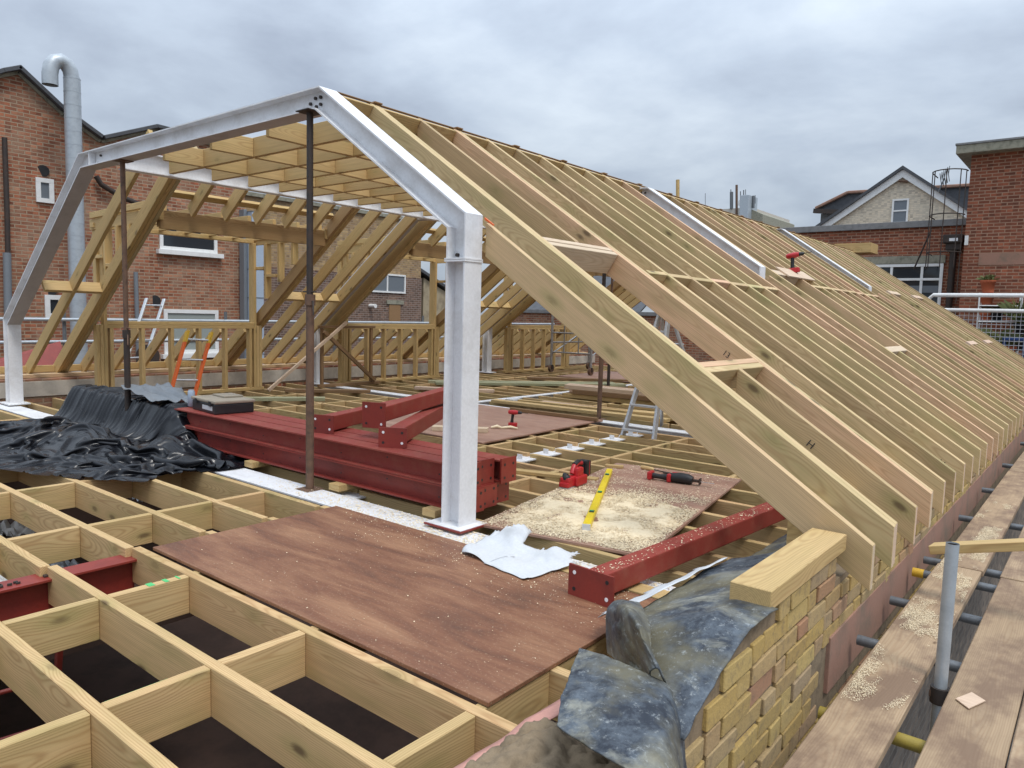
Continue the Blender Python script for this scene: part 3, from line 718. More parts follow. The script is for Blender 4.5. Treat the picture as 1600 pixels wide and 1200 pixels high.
grid_surface('sawdust_bed', mound, 90, 100, 'dust', 0, None, True, keep=mound_keep, label='thin bed of fine sawdust beneath the yellow level', cat='sawdust', kind='stuff')
def on_ply1(r):
    x, y = r.uniform(-.9, 1.45), r.uniform(-1.4, -.22)
    return (x, y, .0195) if r.random() < .015+.95*max(0, (y+.85)/.65)**2*(.4+noise.noise(Vector((x*3, y*3, 0)))*1.4+.3*(x > .2)) else None
shavings('sawdust', 1100, on_ply1, .0195, .0012, .0048, 6, label='scattered shavings over the dark brown plywood', cat='sawdust')
def on_beam(r):
    x, y = r.uniform(-2.4, 1.55), r.uniform(-.16, .07)
    return (x, y, -.011) if r.random() < min(1, max(0, (x+2.2)/2)) else None
shavings('sawdust', 5000, on_beam, -.011, .002, .008, 8, label='shavings along the white floor beam by the front post', cat='sawdust')
def on_tube(r):
    t = r.random(); return (1.27+.17*t+r.uniform(-.045, .045), -.42+2.15*t, .1495)
shavings('sawdust', 420, on_tube, .13, .002, .006, 9, label='flecks of sawdust on the loose red box section', cat='sawdust')
def on_board(r):
    x, y = r.uniform(2.36, 2.56), r.uniform(-.4, 3.8)
    return (x, y, -.0695) if noise.noise(Vector((x*7, y*2.2, 3)))+.5*noise.noise(Vector((x*20, y*9, 5)))+.08-.25*abs(y-1.2)*.4 > r.random()*.5 else None
shavings('sawdust', 34000, on_board, -.07, .0008, .0030, 12, label='patches of sawdust on the scaffold board by the wall', cat='sawdust')
# ---- stacked red steel beams
for row, (z, nm) in enumerate(((.205, 'lower'), (.36, 'upper'))):
    for c, (y, where) in enumerate(((.22, 'front'), (.385, 'middle'), (.55, 'back'))):
        lab = {('lower', 'front'): 'lowest front red oxide steel beam of the stack beside the prop', ('upper', 'front'): 'top front red oxide steel beam of the stack, facing the viewer', ('lower', 'middle'): 'lower middle red steel beam in the stack', ('upper', 'middle'): 'upper middle red steel beam in the stack', ('lower', 'back'): 'lower back red steel beam in the stack', ('upper', 'back'): 'upper back red steel beam in the stack'}[(nm, where)]
        x1 = -.09-.03*((row+c) % 3)
        t = thing('steel_beam', lab, 'steel beam', (-2.6, y, z-.155), 'stacked red steel beams')
        ibeam('beam', (-5.1+.1*c, y-.03, z), (x1, y+.02, z), .152, .152, 'red_oxide' if row == 0 else 'red_oxide_dusty', t)
        bm = bmesh.new(); h = .15
        bm_box(bm, (x1+.008, y+.02, z-.078+.006*row), (.014, .16, h+.02*row))
        for dy in (-.045, .045):
            for dz in (-.045, .045): bm_tube(bm, [(x1+.0152, y+.02+dy, z-.076+dz), (x1+.0165, y+.02+dy, z-.076+dz)], .010, 10, 1)
        link('end_plate', mesh_from(bm, 'end_plate', ['red_oxide', 'black_plastic']), None, t)
        bm = bmesh.new()
        for k in range(8):
            xx = -4.0+k*.52
            if c == 0: bm_tube(bm, [(xx, y-.036, z-.05-.04*(k % 2)), (xx, y-.0335, z-.05-.04*(k % 2))], .006, 8)
        if c == 0: link('bolt_holes', mesh_from(bm, 'bolt_holes', 'black_plastic'), None, t)
for i, x in enumerate((-4.2, -2.5, -1.35, -.35)):
    bx('packing_block', (x-.06, .08, .003), (x+.06, .62, .0525), 'yellow_pine', None, label=['timber packer under the stack near the tarpaulin', 'timber packer under the stack left of the prop', 'timber packer under the stack right of the prop', 'timber packer under the stack beside the white post'][i], cat='timber block', group='packers under the steel stack')
def plate_tube(p0, p1, tw, th, pw, ph, lab, both=False):
    """box section with a drilled end plate at p0; p's are base centres"""
    p0, p1 = Vector(p0), Vector(p1); M, L = frame(p0, p1)
    t = thing('box_section', lab, 'steel section', p0)
    def loc(bm, name, mats): return link(name, mesh_from(bm, name, mats), M, t)
    bm = bmesh.new(); bm_box(bm, (L/2+.006, 0, ph/2), (L, tw, th), bev=.008); loc(bm, 'tube', 'red_oxide_dusty')
    for xx, s in ((0, -1), (L+.012, 1)):
        if s == 1 and not both: continue
        bm = bmesh.new(); bm_box(bm, (xx, 0, ph/2), (.012, pw, ph))
        for dy in (-1, 1):
            for dz in (-1, 1): bm_tube(bm, [(xx+s*.0055, dy*(pw/2-.035), ph/2+dz*(ph/2-.035)), (xx+s*.007, dy*(pw/2-.035), ph/2+dz*(ph/2-.035))], .010, 10, 1 if dz+dy else 2)
        loc(bm, 'end_plate', ['red_oxide', 'lamp_white', 'black_plastic'])
    return t
plate_tube((1.255, -.44, .0195), (1.42, 1.74, .0195), .11, .11, .26, .15, 'loose red box section with a drilled end plate, lying toward the wall')
plate_tube((-1.78, .30, .361), (-2.5, 2.2, .361), .12, .12, .20, .145, 'red box section on the stack, just right of the prop')
plate_tube((-.93, .28, .361), (-1.95, 1.9, .361), .12, .12, .21, .145, 'red box section on the stack nearest the white post')
tp = plate_tube((-1.30, .42, .445), (-1.9, 2.1, .50), .12, .12, .20, .20, 'tilted red box section lying across the others on the stack')
tp.rotation_euler = (R(0), R(0), 0)
bx('steel_chip', (-1.62, .9, .362), (-1.5, 1.0, .372), 'green_cord', None, label='green cord on the red steel sections', cat='cord')
# ---- acrow props
def prop(x, y, z0, z1, lab, mats, zc=None, r1=.030, r2=.024):
    t = thing('steel_prop', lab, 'prop', (x, y, z0), 'adjustable steel props')
    zc = zc if zc is not None else z0+(z1-z0)*.5
    tube('outer_tube', [(x, y, z0+.006), (x, y, zc)], r1, mats[0], t, 14)
    tube('inner_tube', [(x-.004, y, zc-.05), (x-.006, y, z1-.008)], r2, mats[1], t, 12)
    tube('collar', [(x, y, zc-.05), (x, y, zc+.03)], r1+.008, mats[0], t, 12)
    tube('collar_handle', [(x-.05, y, zc-.02), (x+.05, y-.01, zc-.02), (x+.06, y-.015, zc-.12)], .006, mats[1], t, 6)
    tube('pin', [(x-.06, y-.02, zc+.05), (x+.06, y+.01, zc+.05)], .006, mats[1], t, 6)
    bx('base_plate', (x-.075, y-.075, z0), (x+.075, y+.075, z0+.006), mats[0], t, .002)
    bx('head_plate', (x-.075, y-.075, z1-.008), (x+.075, y+.075, z1), mats[1], t, .002)
    bm = bmesh.new()
    for k in range(9):
        z = zc+.12+k*(z1-zc-.2)/9; bm_tube(bm, [(x, y-r2-.0005, z), (x, y-r2+.004, z)], .007, 8)
    link('pin_holes', mesh_from(bm, 'pin_holes', 'black_plastic'), None, t)
prop(-1.56, .02, -.011, 2.759, 'rusty steel prop holding up the front beam behind the white floor beam', ('rusty_steel', 'dark_steel'), 1.42)
prop(-4.72, .075, -.011, 2.759, 'dark steel prop under the left end of the front beam', ('dark_steel', 'rusty_steel'), 1.05)
prop(-2.12, 4.95, .003, 2.735, 'mottled rusty prop standing beyond the large plywood sheet', ('rusty_steel', 'dark_steel'), 1.3)
prop(-4.42, 8.9, .005, 2.735, 'thin dark prop farther down the floor behind the mottled one', ('dark_steel', 'rusty_steel'), 1.2)
# ---- black tarpaulin heap
def ridg(p): return 1-abs(noise.noise(p))*2
import numpy as np
def crumpled_sheet():
    """drop an oversize sheet of polythene onto the floor and the stack end, and let it buckle"""
    nx, ny = 150, 84; rg = np.random.RandomState(5)
    X0, X1, Y0, Y1 = -6.2, -2.62, -1.32, .26
    u, v = np.meshgrid(np.linspace(0, 1, nx), np.linspace(0, 1, ny), indexing='ij')
    P = np.zeros((nx, ny, 3)); P[..., 0] = X0+(X1-X0)*u; P[..., 1] = Y0+(Y1-Y0)*v
    for i in range(nx):
        for j in range(ny):
            x, y = P[i, j, 0], P[i, j, 1]
            P[i, j, 0] += .10*noise.noise(Vector((x*1.5, y*1.5, 3))); P[i, j, 1] += .10*noise.noise(Vector((x*1.5, y*1.5, 8)))
            P[i, j, 1] += max(0, x+3.7)*.62*(1-v[i, j])          # right end narrows to a tongue
            P[i, j, 2] = .62+.16*noise.noise(Vector((x*2.2, y*2.2, 0)))+.10*noise.noise(Vector((x*5, y*5, 4)))
    sx, sy = (X1-X0)/(nx-1)*1.30, (Y1-Y0)/(ny-1)*1.36
    def ground(p):
        x, y = p[..., 0], p[..., 1]
        st = np.where(y > .12, .372, .372*np.clip(1-(.12-y)/.16, 0, 1)**.7)*np.clip((-3.55-x)/.35, 0, 1)**.6
        lump = .20*np.exp(-((x+4.15)/.55)**2-((y+.55)/.28)**2)+.17*np.exp(-((x+3.35)/.28)**2-((y+.18)/.22)**2)+.13*np.exp(-((x+5.2)/.6)**2-((y+.6)/.35)**2)
        return np.maximum(st, lump)+.006
    V = np.zeros_like(P)
    def con(A, B, L, w=.5, soft=False):
        d = P[B]-P[A]; l = np.sqrt((d*d).sum(-1, keepdims=True))+1e-9
        k = (l-L)/l
        if soft: k = np.minimum(k, 0)                            # bending: only resists folding up
        c = d*k*w; P[A] += c; P[B] -= c
    S = slice
    for it in range(130):
        V[..., 2] -= .012; V *= .93; Pp = P.copy(); P += V*.12
        for q in range(7):
            for o in (0, 1):
                n_ = (nx-o)//2*2; con((S(o, o+n_, 2), S(None)), (S(o+1, o+n_, 2), S(None)), sx)
                m_ = (ny-o)//2*2; con((S(None), S(o, o+m_, 2)), (S(None), S(o+1, o+m_, 2)), sy)
            dl = math.hypot(sx, sy)
            con((S(0, nx-1), S(0, ny-1)), (S(1, nx), S(1, ny)), dl, .12); con((S(1, nx), S(0, ny-1)), (S(0, nx-1), S(1, ny)), dl, .12)
            con((S(0, nx-4), S(None)), (S(4, nx), S(None)), sx*3.0, .07, True); con((S(None), S(0, ny-4)), (S(None), S(4, ny)), sy*3.0, .07, True)
            g = ground(P); hit = P[..., 2] < g
            P[..., 2] = np.where(hit, g, P[..., 2])
            P[..., :2] = np.where(hit[..., None], Pp[..., :2]*.7+P[..., :2]*.3, P[..., :2])
        V = np.clip((P-Pp)/.12, -.6, .6)
    return P
SHEET = crumpled_sheet()
tarp = grid_surface('tarpaulin', lambda u, v: Vector(SHEET[round(u*149), round(v*83)]), 149, 83, 'black_sheet', 0, None, True, 1, label='crumpled black plastic sheet heaped over the left end of the steel stack', cat='plastic sheet')
grid_surface('sheet_scrap', lambda u, v: Vector((-4.75+u*.75+.05*noise.noise(Vector((v*3, u, 2))), .02+v*.5, .47+.05*ridg(Vector((u*3, v*4, 1)))-.09*u)), 30, 24, 'duct_grey', .002, None, True, label='silvery grey foil scrap on top of the black sheet', cat='foil sheet')
# ---- tool case and can on the stack
cs = thing('tool_case', 'black tool case with a dusty lid on the red steel stack', 'tool case', (-3.45, .38, .361), rz=R(-6))
def sub(parent, name, lo, hi, mat, bev=.004):
    lo, hi = Vector(lo), Vector(hi); bm = bmesh.new(); bm_box(bm, (0, 0, 0), hi-lo, bev=bev)
    return link(name, mesh_from(bm, name, mat), wmat(parent) @ Matrix.Translation((lo+hi)/2), parent)
sub(cs, 'body', (-.26, -.17, 0), (.26, .2, .095), 'black_plastic', .012)
sub(cs, 'lid', (-.27, -.18, .0955), (.27, .21, .125), 'dusty_lid', .012)
sub(cs, 'label_sticker', (-.02, -.1725, .03), (.2, -.1705, .07), 'paper_white', 0)
for x in (-.17, .14): sub(cs, 'latch', (x, -.184, .07), (x+.05, -.1805, .115), 'tool_black', .001)
sub(cs, 'dusty_offcut', (-.2, .0, .1255), (.06, .19, .142), 'dusty_lid', .004)
ca = thing('drink_can', 'small blue and silver can beside the tool case', 'can', (-3.86, .3, .361))
tube('body', [(-3.86, .3, .366), (-3.86, .3, .37), (-3.86, .3, .51), (-3.86, .3, .525)], [.026, .033, .033, .026], 'duct_blue', ca, 14)
tube('rim', [(-3.86, .3, .525), (-3.86, .3, .53)], .027, 'aluminium', ca, 14)
# ---- ladders
def ladder(name, a0, a1, wid, n, matr, mats, lab, cat='ladder', tipmat=None, sz=(.03, .075), group=None):
    """two stiles from foot a0 to head a1; wid = vector between stiles"""
    a0, a1, wid = Vector(a0), Vector(a1), Vector(wid); t = thing(name, lab, cat, a0, group)
    up = wid.cross(a1-a0)
    for s in (0, 1):
        st = bar('stile', a0+wid*s, a1+wid*s, sz[0], sz[1], mats, t, up=up)
        if tipmat:
            d = (a1-a0).normalized()
            for q0, q1 in ((a1-d*.16, a1+d*.004), (a0-d*.002, a0+d*.33)):
                M, L = frame(q0+wid*s, q1+wid*s, up); link('stile_tip', boxmesh(L, sz[0]+.003, sz[1]+.003, tipmat, .002), M @ Matrix.Translation((0, 0, .0015)), st)
    d = (a1-a0); nrm = up.normalized()
    for k in range(n):
        p = a0+d*((k+.6)/n)-nrm*sz[1]*.5
        tube('rung', [p, p+wid], .014, matr, t, 8)
    return t
ladder('ladder', (-6.45, 1.05, -.9), (-6.75, 1.78, 1.0), (.02, .33, -.02), 7, 'aluminium', 'orange_fibreglass', 'orange fibreglass ladder coming up through the floor', tipmat='yellow_fibreglass')
ladder('ladder', (-9.25, 1.7, -.6), (-9.75, 2.62, 1.45), (-.12, .36, 0), 7, 'aluminium', 'aluminium', 'aluminium ladder leaning outside the parapet', sz=(.025, .06))
ladder('ladder', (-1.9, -1.75, -2.8), (-1.5, -1.72, -.4), (-.05, -.34, 0), 8, 'red_oxide', 'red_oxide', 'red ladder standing in the dark room below', sz=(.03, .06))
sl_ = thing('step_ladder', 'aluminium folding step ladder standing open on the floor', 'ladder', (-.9, 4.3, 0))
H_ = 1.48
for s, (xa, xb) in enumerate(((-1.23, -1.02), (-.83, -.92))):
    bar('front_stile', (xa, 4.02, .003), (xb, 4.42, H_), .03, .075, 'aluminium', sl_, up=(0, -1, .2))
    bar('rear_stile', (xa-.05+.25*s, 5.12, .003), (xb, 4.50, H_-.05), .025, .05, 'aluminium', sl_, up=(0, 1, .2))
for k in range(6):
    f_ = .02+k*.19; y = 4.02+.4*f_; z = H_*f_+.03; x0 = -1.23+.21*f_; x1 = -.83-.09*f_
    bx('tread', (x0+.016, y-.02, z), (x1-.016, y+.06, z+.022), 'aluminium', sl_, .004)
bx('top_cap', (-1.06, 4.36, H_+.002), (-.88, 4.53, H_+.03), 'aluminium', sl_, .006)
for k in range(3):
    f_ = .15+.28*k; y = 5.12-.62*f_; z = H_*f_; tube('rear_brace', [(-1.26+.22*f_, y, z), (-.66-.24*f_, y, z)], .012, 'aluminium', sl_, 8)
# ---- mobile tower
tw = thing('mobile_tower', 'grey steel mobile tower frame on castors at the far end', 'scaffold tower', (-6.3, 11.3, 0))
for (x, y) in ((-7.1, 10.7), (-6.0, 10.7), (-7.1, 12.3), (-6.0, 12.3)):
    tube('upright', [(x, y, .2), (x, y, 1.9 if y < 11 else 1.3)], .03, 'tower_tube', tw, 8)
    tube('castor', [(x-.03, y, .115), (x+.03, y, .115)], .085, 'rusty_steel', tw, 14)
    bx('castor_fork', (x-.045, y-.03, .1), (x+.045, y+.03, .2), 'dark_steel', tw, .004)
for z in (.5, .95, 1.4):
    for y in (10.7, 12.3): tube('rung', [(-7.1, y, z), (-6.0, y, z)], .018, 'tower_tube', tw, 8)
for x in (-7.1, -6.0): tube('brace', [(x, 10.7, .72), (x, 12.3, .72)], .02, 'tower_tube', tw, 8); tube('brace', [(x, 10.7, .45), (x, 12.3, 1.1)], .016, 'galvanised', tw, 8)
for x in (-6.75, -6.35): tube('ladder_stile', [(x, 10.7, .5), (x, 10.7, 1.4)], .016, 'tower_tube', tw, 8)
# ---- loose planks on the floor
PL = [((-4.2, 5.25), (-1.35, 5.4), .15, .047, 'yellow_pine', 'long pale plank on the floor just past the large plywood sheet', .0),
      ((-3.9, 5.45), (-.6, 5.75), .10, .06, 'yellow_pine', 'second pale plank in the row behind the large plywood sheet', .0),
      ((-3.7, 5.75), (-2.1, 5.72), .22, .03, 'fresh_pine', 'wide fresh plank among the loose timber', .0),
      ((-2.05, 5.55), (.3, 5.95), .2, .08, 'yellow_pine', 'thick pale timber right of the mottled prop', .0),
      ((-2.6, 6.35), (.6, 6.6), .12, .05, 'yellow_pine', 'pale timber lying behind the step ladder', .0),
      ((-4.1, 7.35), (-.5, 7.5), .10, .05, 'treated_pine', 'greenish timber lying across the far joists', .0),
      ((-3.3, 4.55), (-1.92, 4.60), .05, .045, 'brown_timber', 'reddish batten along the back edge of the large plywood', .024),
      ((-2.8, 2.55), (-2.28, 2.9), .12, .05, 'fresh_pine', 'short cut plank on the large plywood beside the white post', .024),
      ((-7.3, 1.55), (-5.9, 3.4), .16, .05, 'green_board', 'green tinged board lying by the dwarf stud wall', .0),
      ((-7.2, 3.6), (-6.3, 4.6), .15, .05, 'brown_timber', 'brown board on the floor below the brown brace', .0),
      ((-7.0, 6.6), (-4.6, 9.4), .2, .05, 'green_board', 'green tinged plank seen past the white post', .0),
      ((-6.7, 6.5), (-4.3, 9.3), .2, .05, 'green_board', 'second green tinged plank beside the first beyond the post', .0),
      ((-6.4, 8.9), (-4.7, 10.3), .18, .05, 'brown_timber', 'brown plank before the tower plywood', .0),
      ((-6.3, 5.6), (-5.1, 6.3), .14, .05, 'fresh_pine', 'short pale plank left of the white post on the joists', .0),
      ((-1.28, 1.42), (-.12, 1.78), .09, .03, 'yellow_pine', 'thin pale batten lying behind the red planer', .0),
      ((.45, -.135), (1.55, -.13), .12, .03, 'yellow_pine', 'worn pale board on the white floor beam by the paper bag', -.0105)]
for (a, b2, wd, th, mt, lab, z) in PL:
    bar('plank', (a[0], a[1], z+th+.002), (b2[0], b2[1], z+th+.002), wd, th, mt, label=lab, cat='plank', group='loose planks')
r4 = random.Random(4)
LAY = ['bottom', 'middle', 'top']; ORD = ['first', 'second', 'third', 'fourth']
for lay in range(3):
    for k in range(4-lay//2):
        y0 = 6.75+k*.14+r4.uniform(-.02, .02); x0 = -3.85+r4.uniform(-.12, .12); z0 = .003+lay*.072
        bar('timber_offcut', (x0, y0, z0+.07), (x0+1.7+r4.uniform(-.2, .2), y0+.12, z0+.07), .1, .068, r4.choice(['yellow_pine', 'brown_timber', 'fresh_pine']), label='cut timber in the low stack behind the mottled prop, %s layer, %s from the front' % (LAY[lay], ORD[k]), cat='timber', group='cut timbers in the low stack')
for k in range(5):
    z0 = .003+k*.075
    bar('timber_offcut', (-2.1, 6.7+.03*(k % 2), z0+.072), (-1.55, 6.85, z0+.072), .3, .07, 'brown_timber' if k % 2 else 'yellow_pine', label='short block in the pile behind the step ladder, %s from the floor' % (ORD+['fifth'])[k], cat='timber', group='short blocks piled behind the ladder')
bx('white_block', (-4.02, 5.3, .006), (-3.86, 5.5, .07), 'paper_white', None, label='small white block on the long white floor beam', cat='block')
# brown temporary brace frame standing before the second frame's post
bf = thing('brace_frame', 'brown old timber frame with a diagonal brace by the second post', 'timber frame', (-7.45, 4.9, 0))
bar('upright', (-7.4, 4.47, .06), (-7.4, 4.47, 1.02), .05, .05, 'brown_timber', bf, up=(1, 0, 0))
bar('upright', (-7.4, 5.55, .06), (-7.4, 5.55, 1.02), .05, .05, 'brown_timber', bf, up=(1, 0, 0))
bar('rail', (-7.42, 4.4, 1.068), (-7.42, 5.62, 1.068), .07, .045, 'brown_timber', bf)
bar('rail', (-7.42, 4.4, .058), (-7.42, 5.75, .058), .07, .055, 'brown_timber', bf)
bar('diagonal', (-7.345, 4.47, .99), (-7.345, 5.6, .10), .05, .06, 'brown_timber', bf)
bar('long_brace', (-7.32, 3.35, .05), (-7.32, 4.9, 1.15), .04, .05, 'fresh_pine', label='thin diagonal batten leaning against the dormer post', cat='batten')
# ================================================================ TOOLS ON THE SAWDUST PLYWOOD
lv = thing('spirit_level', 'long yellow spirit level lying in the sawdust', 'spirit level', (.61, .5, .021), rz=0)
M, L = frame((.612, .50, .062), (-.18, 2.06, .062))
link('body', boxmesh(L, .05, .04, 'yellow_plastic', .004), M, lv)
for q in (.18, .5, .86):
    bm = bmesh.new(); bm_box(bm, (L*q, 0, .0008), (.055, .032, .0016)); link('vial_window', mesh_from(bm, 'vial', 'tool_black'), M, lv)
    bm = bmesh.new(); bm_tube(bm, [(L*q-.0, -.014, .003), (L*q+.0, .014, .003)], .006, 8); link('vial', mesh_from(bm, 'vial', 'green_cord'), M, lv)
bm = bmesh.new(); bm_box(bm, (-.004, 0, -.02), (.008, .052, .042)); link('end_cap', mesh_from(bm, 'cap', 'paper_white'), M, lv)
def tool(name, lab, cat, loc, rz): return thing(name, lab, cat, loc, rz=rz)
def tpart(t, name, mat, fn, M=None):
    bm = bmesh.new(); fn(bm); bmesh.ops.recalc_face_normals(bm, faces=bm.faces)
    return link(name, mesh_from(bm, name, mat), wmat(t) @ (M or Matrix.Identity(4)), t)
# red planer: long axis local x (front = -x), battery at the rear
pn = tool('planer', 'red cordless planer with black battery on the plywood', 'power tool', (-.14, 1.46, .0195), R(96))
tpart(pn, 'sole', 'aluminium', lambda b: bm_box(b, (0, 0, .006), (.32, .085, .012), bev=.003))
tpart(pn, 'body', 'tool_red', lambda b: (bm_box(b, (-.02, .0, .05), (.26, .088, .075), bev=.016), bm_box(b, (-.11, 0, .032), (.11, .086, .04), bev=.012), bm_box(b, (.02, -.03, .10), (.10, .05, .10), bev=.02), bm_tube(b, [(-.03, 0, .10), (0, 0, .155), (.06, 0, .175), (.11, 0, .165)], .022, 10)))
tpart(pn, 'belt_cover', 'tool_red', lambda b: bm_box(b, (.02, -.055, .048), (.17, .03, .075), bev=.014))
tpart(pn, 'handle', 'tool_black', lambda b: bm_tube(b, [(.0, 0, .165), (.06, 0, .182), (.12, 0, .165), (.135, 0, .12)], .020, 10))
tpart(pn, 'front_knob', 'tool_black', lambda b: bm_tube(b, [(-.12, 0, .05), (-.12, 0, .075), (-.12, 0, .095), (-.12, 0, .105)], [.026, .032, .030, .018], 14))
tpart(pn, 'dust_port', 'tool_black', lambda b: bm_tube(b, [(-.03, .04, .075), (-.03, .075, .08)], .02, 12))
tpart(pn, 'battery', 'tool_black', lambda b: (bm_box(b, (.165, 0, .115), (.06, .082, .135), bev=.012), bm_box(b, (.205, 0, .115), (.025, .078, .12), bev=.008)))
tpart(pn, 'battery_stripe', 'tool_red', lambda b: bm_box(b, (.186, 0, .115), (.012, .084, .11), bev=.003))
# reciprocating saw lying on its side
sw = tool('reciprocating_saw', 'red and black cordless saw lying on its side on the plywood', 'power tool', (.34, 2.15, .0195), R(9))
tpart(sw, 'body', 'tool_black', lambda b: (bm_tube(b, [(-.01, 0, .036), (.03, 0, .040), (.09, 0, .044), (.15, 0, .042), (.185, 0, .036)], [.036, .038, .044, .042, .032], 12), bm_tube(b, [(-.15, 0, .034), (-.08, 0, .032), (-.01, 0, .035)], [.022, .020, .03], 10)))
tpart(sw, 'motor_cover', 'tool_red', lambda b: (bm_box(b, (.07, .035, .06), (.13, .03, .035), bev=.012), bm_box(b, (.0, -.005, .036), (.035, .085, .07), bev=.014)))
tpart(sw, 'battery_foot', 'tool_red', lambda b: bm_box(b, (-.165, .0, .034), (.035, .10, .066), bev=.01))
tpart(sw, 'shoe', 'dark_steel', lambda b: (bm_box(b, (.215, 0, .036), (.06, .03, .02), bev=.003), bm_box(b, (.247, 0, .036), (.008, .06, .05), bev=.002)))
tpart(sw, 'blade', 'aluminium', lambda b: bm_box(b, (.30, 0, .034), (.12, .016, .002)))
# chisel / scraper with a wooden handle
ch = tool('chisel', 'long chisel with an amber handle at the back of the plywood', 'hand tool', (.05, 2.42, .0195), R(-3))
tpart(ch, 'handle', 'yellow_pine', lambda b: bm_tube(b, [(-.13, 0, .018), (-.10, 0, .018), (-.02, 0, .017), (.0, 0, .014)], [.014, .018, .016, .011], 10))
tpart(ch, 'blade', 'dark_steel', lambda b: (bm_tube(b, [(0, 0, .014), (.10, 0, .012)], .006, 8), bm_box(b, (.16, 0, .010), (.13, .035, .008), bev=.002)))
hn = tool('wood_offcut', 'small notched wood offcut beside the level', 'offcut', (-.28, 2.3, .0195), R(20))
tpart(hn, 'block', 'yellow_pine', lambda b: (bm_box(b, (0, 0, .012), (.16, .05, .024), bev=.004), bm_box(b, (.06, .03, .012), (.03, .03, .022), bev=.004)))
# drill beyond the post, drill on the roof
def drill(loc, rz, lab, s=1.0):
    t = tool('cordless_drill', lab, 'power tool', loc, rz)
    Ms = Matrix.Scale(s, 4)
    tpart(t, 'motor_body', 'tool_red', lambda b: bm_tube(b, [(.09, 0, .215), (.075, 0, .215), (-.01, 0, .215), (-.06, 0, .215)], [.024, .032, .036, .026], 14), Ms)
    tpart(t, 'chuck', 'tool_black', lambda b: bm_tube(b, [(-.055, 0, .215), (-.075, 0, .215), (-.105, 0, .215), (-.12, 0, .215)], [.022, .024, .020, .010], 12), Ms)
    tpart(t, 'bit', 'dark_steel', lambda b: bm_tube(b, [(-.12, 0, .215), (-.21, 0, .215)], .0045, 6), Ms)
    tpart(t, 'grip', 'tool_black', lambda b: bm_tube(b, [(.02, 0, .195), (.03, 0, .12), (.035, 0, .06)], [.024, .020, .026], 10), Ms)
    tpart(t, 'battery', 'tool_red', lambda b: bm_box(b, (.02, 0, .032), (.125, .075, .062), bev=.012), Ms)
    return t
drill((-2.35, 3.45, .024), R(200), 'red and black drill standing on the large plywood beside the white post', .8)
tube('glove', [(-2.45, 3.15, .034), (-2.4, 3.2, .05), (-2.35, 3.22, .035), (-2.28, 3.3, .045), (-2.2, 3.33, .034)], [.012, .02, .013, .018, .01], 'dust', None, 8, label='small tan rag on the large plywood sheet', cat='rag')
sp_ = at(1252, 440, 1, 5.75); xr_ = -.02
rb_ = bar('roof_offcut', (.0, 5.45, topz(.0)+.026), (.0, 6.42, topz(.0)+.026), .2, .02, 'fresh_pine', up=(SL, 0, 1), label='pale board offcut across the rafters under the drill', cat='board')
dr = drill((-.02, 5.98, topz(-.02)+.027), R(150), 'red drill standing on the roof slope on a pale board')
dr.rotation_euler = (0, R(10), R(185))
# ---- woven white bag
def bag(u, v):
    x = .30+u*.62; y = -.40+v*.45
    x += .10*(v-.5)*(-1 if u < .5 else 1)+.03*noise.noise(Vector((v*4, u*3, 1)))
    y += -.10*(u-.5)+.05*noise.noise(Vector((u*4, v*3, 8)))
    z = .026+.05*max(0, noise.noise(Vector((u*3.2, v*3.0, 3))))+.09*math.exp(-((u-.32)/.14)**2-((v-.8)/.22)**2)+.05*math.exp(-((u-.75)/.2)**2-((v-.75)/.2)**2)+.02*ridg(Vector((u*5, v*5, 4)))*v
    return Vector((x, y, z))
grid_surface('paper_bag', bag, 44, 34, 'paper_white', .002, None, True, keep=lambda u, v: not (abs(u-.52) < .06 and v > .7) and v < .86+.13*math.sin(u*17), label='torn white woven bag lying between the two plywood sheets', cat='bag')
grid_surface('woven_sheet', lambda u, v: Vector((1.46+v*.24+.06*u, -.80+u*.72, .09+.15*v+.02*u+.012*noise.noise(Vector((u*7, v*4, 2))))), 26, 12, 'paper_white', .002, None, True, keep=lambda u, v: v > .75*abs(u-.35)+.05*math.sin(u*30), label='white woven sheet tucked under the lead by the wall', cat='sheet')
# ================================================================ LEAD, WALL PLATE, LOOSE BOARD
bar('wall_plate', (2.135, -.79, .416), (2.135, .14, .416), .15, .072, 'fresh_pine' if False else 'yellow_pine', label='short thick timber bedded on the brick wall head', cat='timber')
def crease(x, y, amp=1.0):
    s_ = 0
    for k, (a, f, m) in enumerate(((.5, 2.3, .016), (2.2, 3.4, .011), (1.3, 6.0, .006), (2.8, 9.0, .003))):
        t = (x*math.cos(a)+y*math.sin(a))*f+k*.37+.5*noise.noise(Vector((x*2+k*4, y*2, k)))
        s_ += m*(1-abs(2*(t-math.floor(t))-1))*(.5+noise.noise(Vector((x*3, y*3, k*2.2))))
    return s_*amp
def lead1(u, v):                     # laid flat along the wall head, u away from camera
    y = -1.46+u*2.35; w0 = 1.69+.03*noise.noise(Vector((u*5, 0, 2)))+.05*u+.8*max(0, -.95-y); w1 = 2.222-.012*math.sin(u*14)+.006*noise.noise(Vector((u*40, 0, 0))) if y < -.78 else 2.12
    x = w0+(w1-w0)*v
    z = (wall_top(y) if y < .05 else .29)+.010+crease(x, y)-.15*max(0, (2.08-x)/.38)
    return Vector((x, y, z))
grid_surface('lead_flashing', lead1, 80, 26, 'lead_sheet', .004, None, True, label='weathered grey lead sheet laid along the brick wall head', cat='lead sheet')
def surv(rows): return [[tuple(at(a, b, 2, z)) for a, b, z in r] for r in rows]
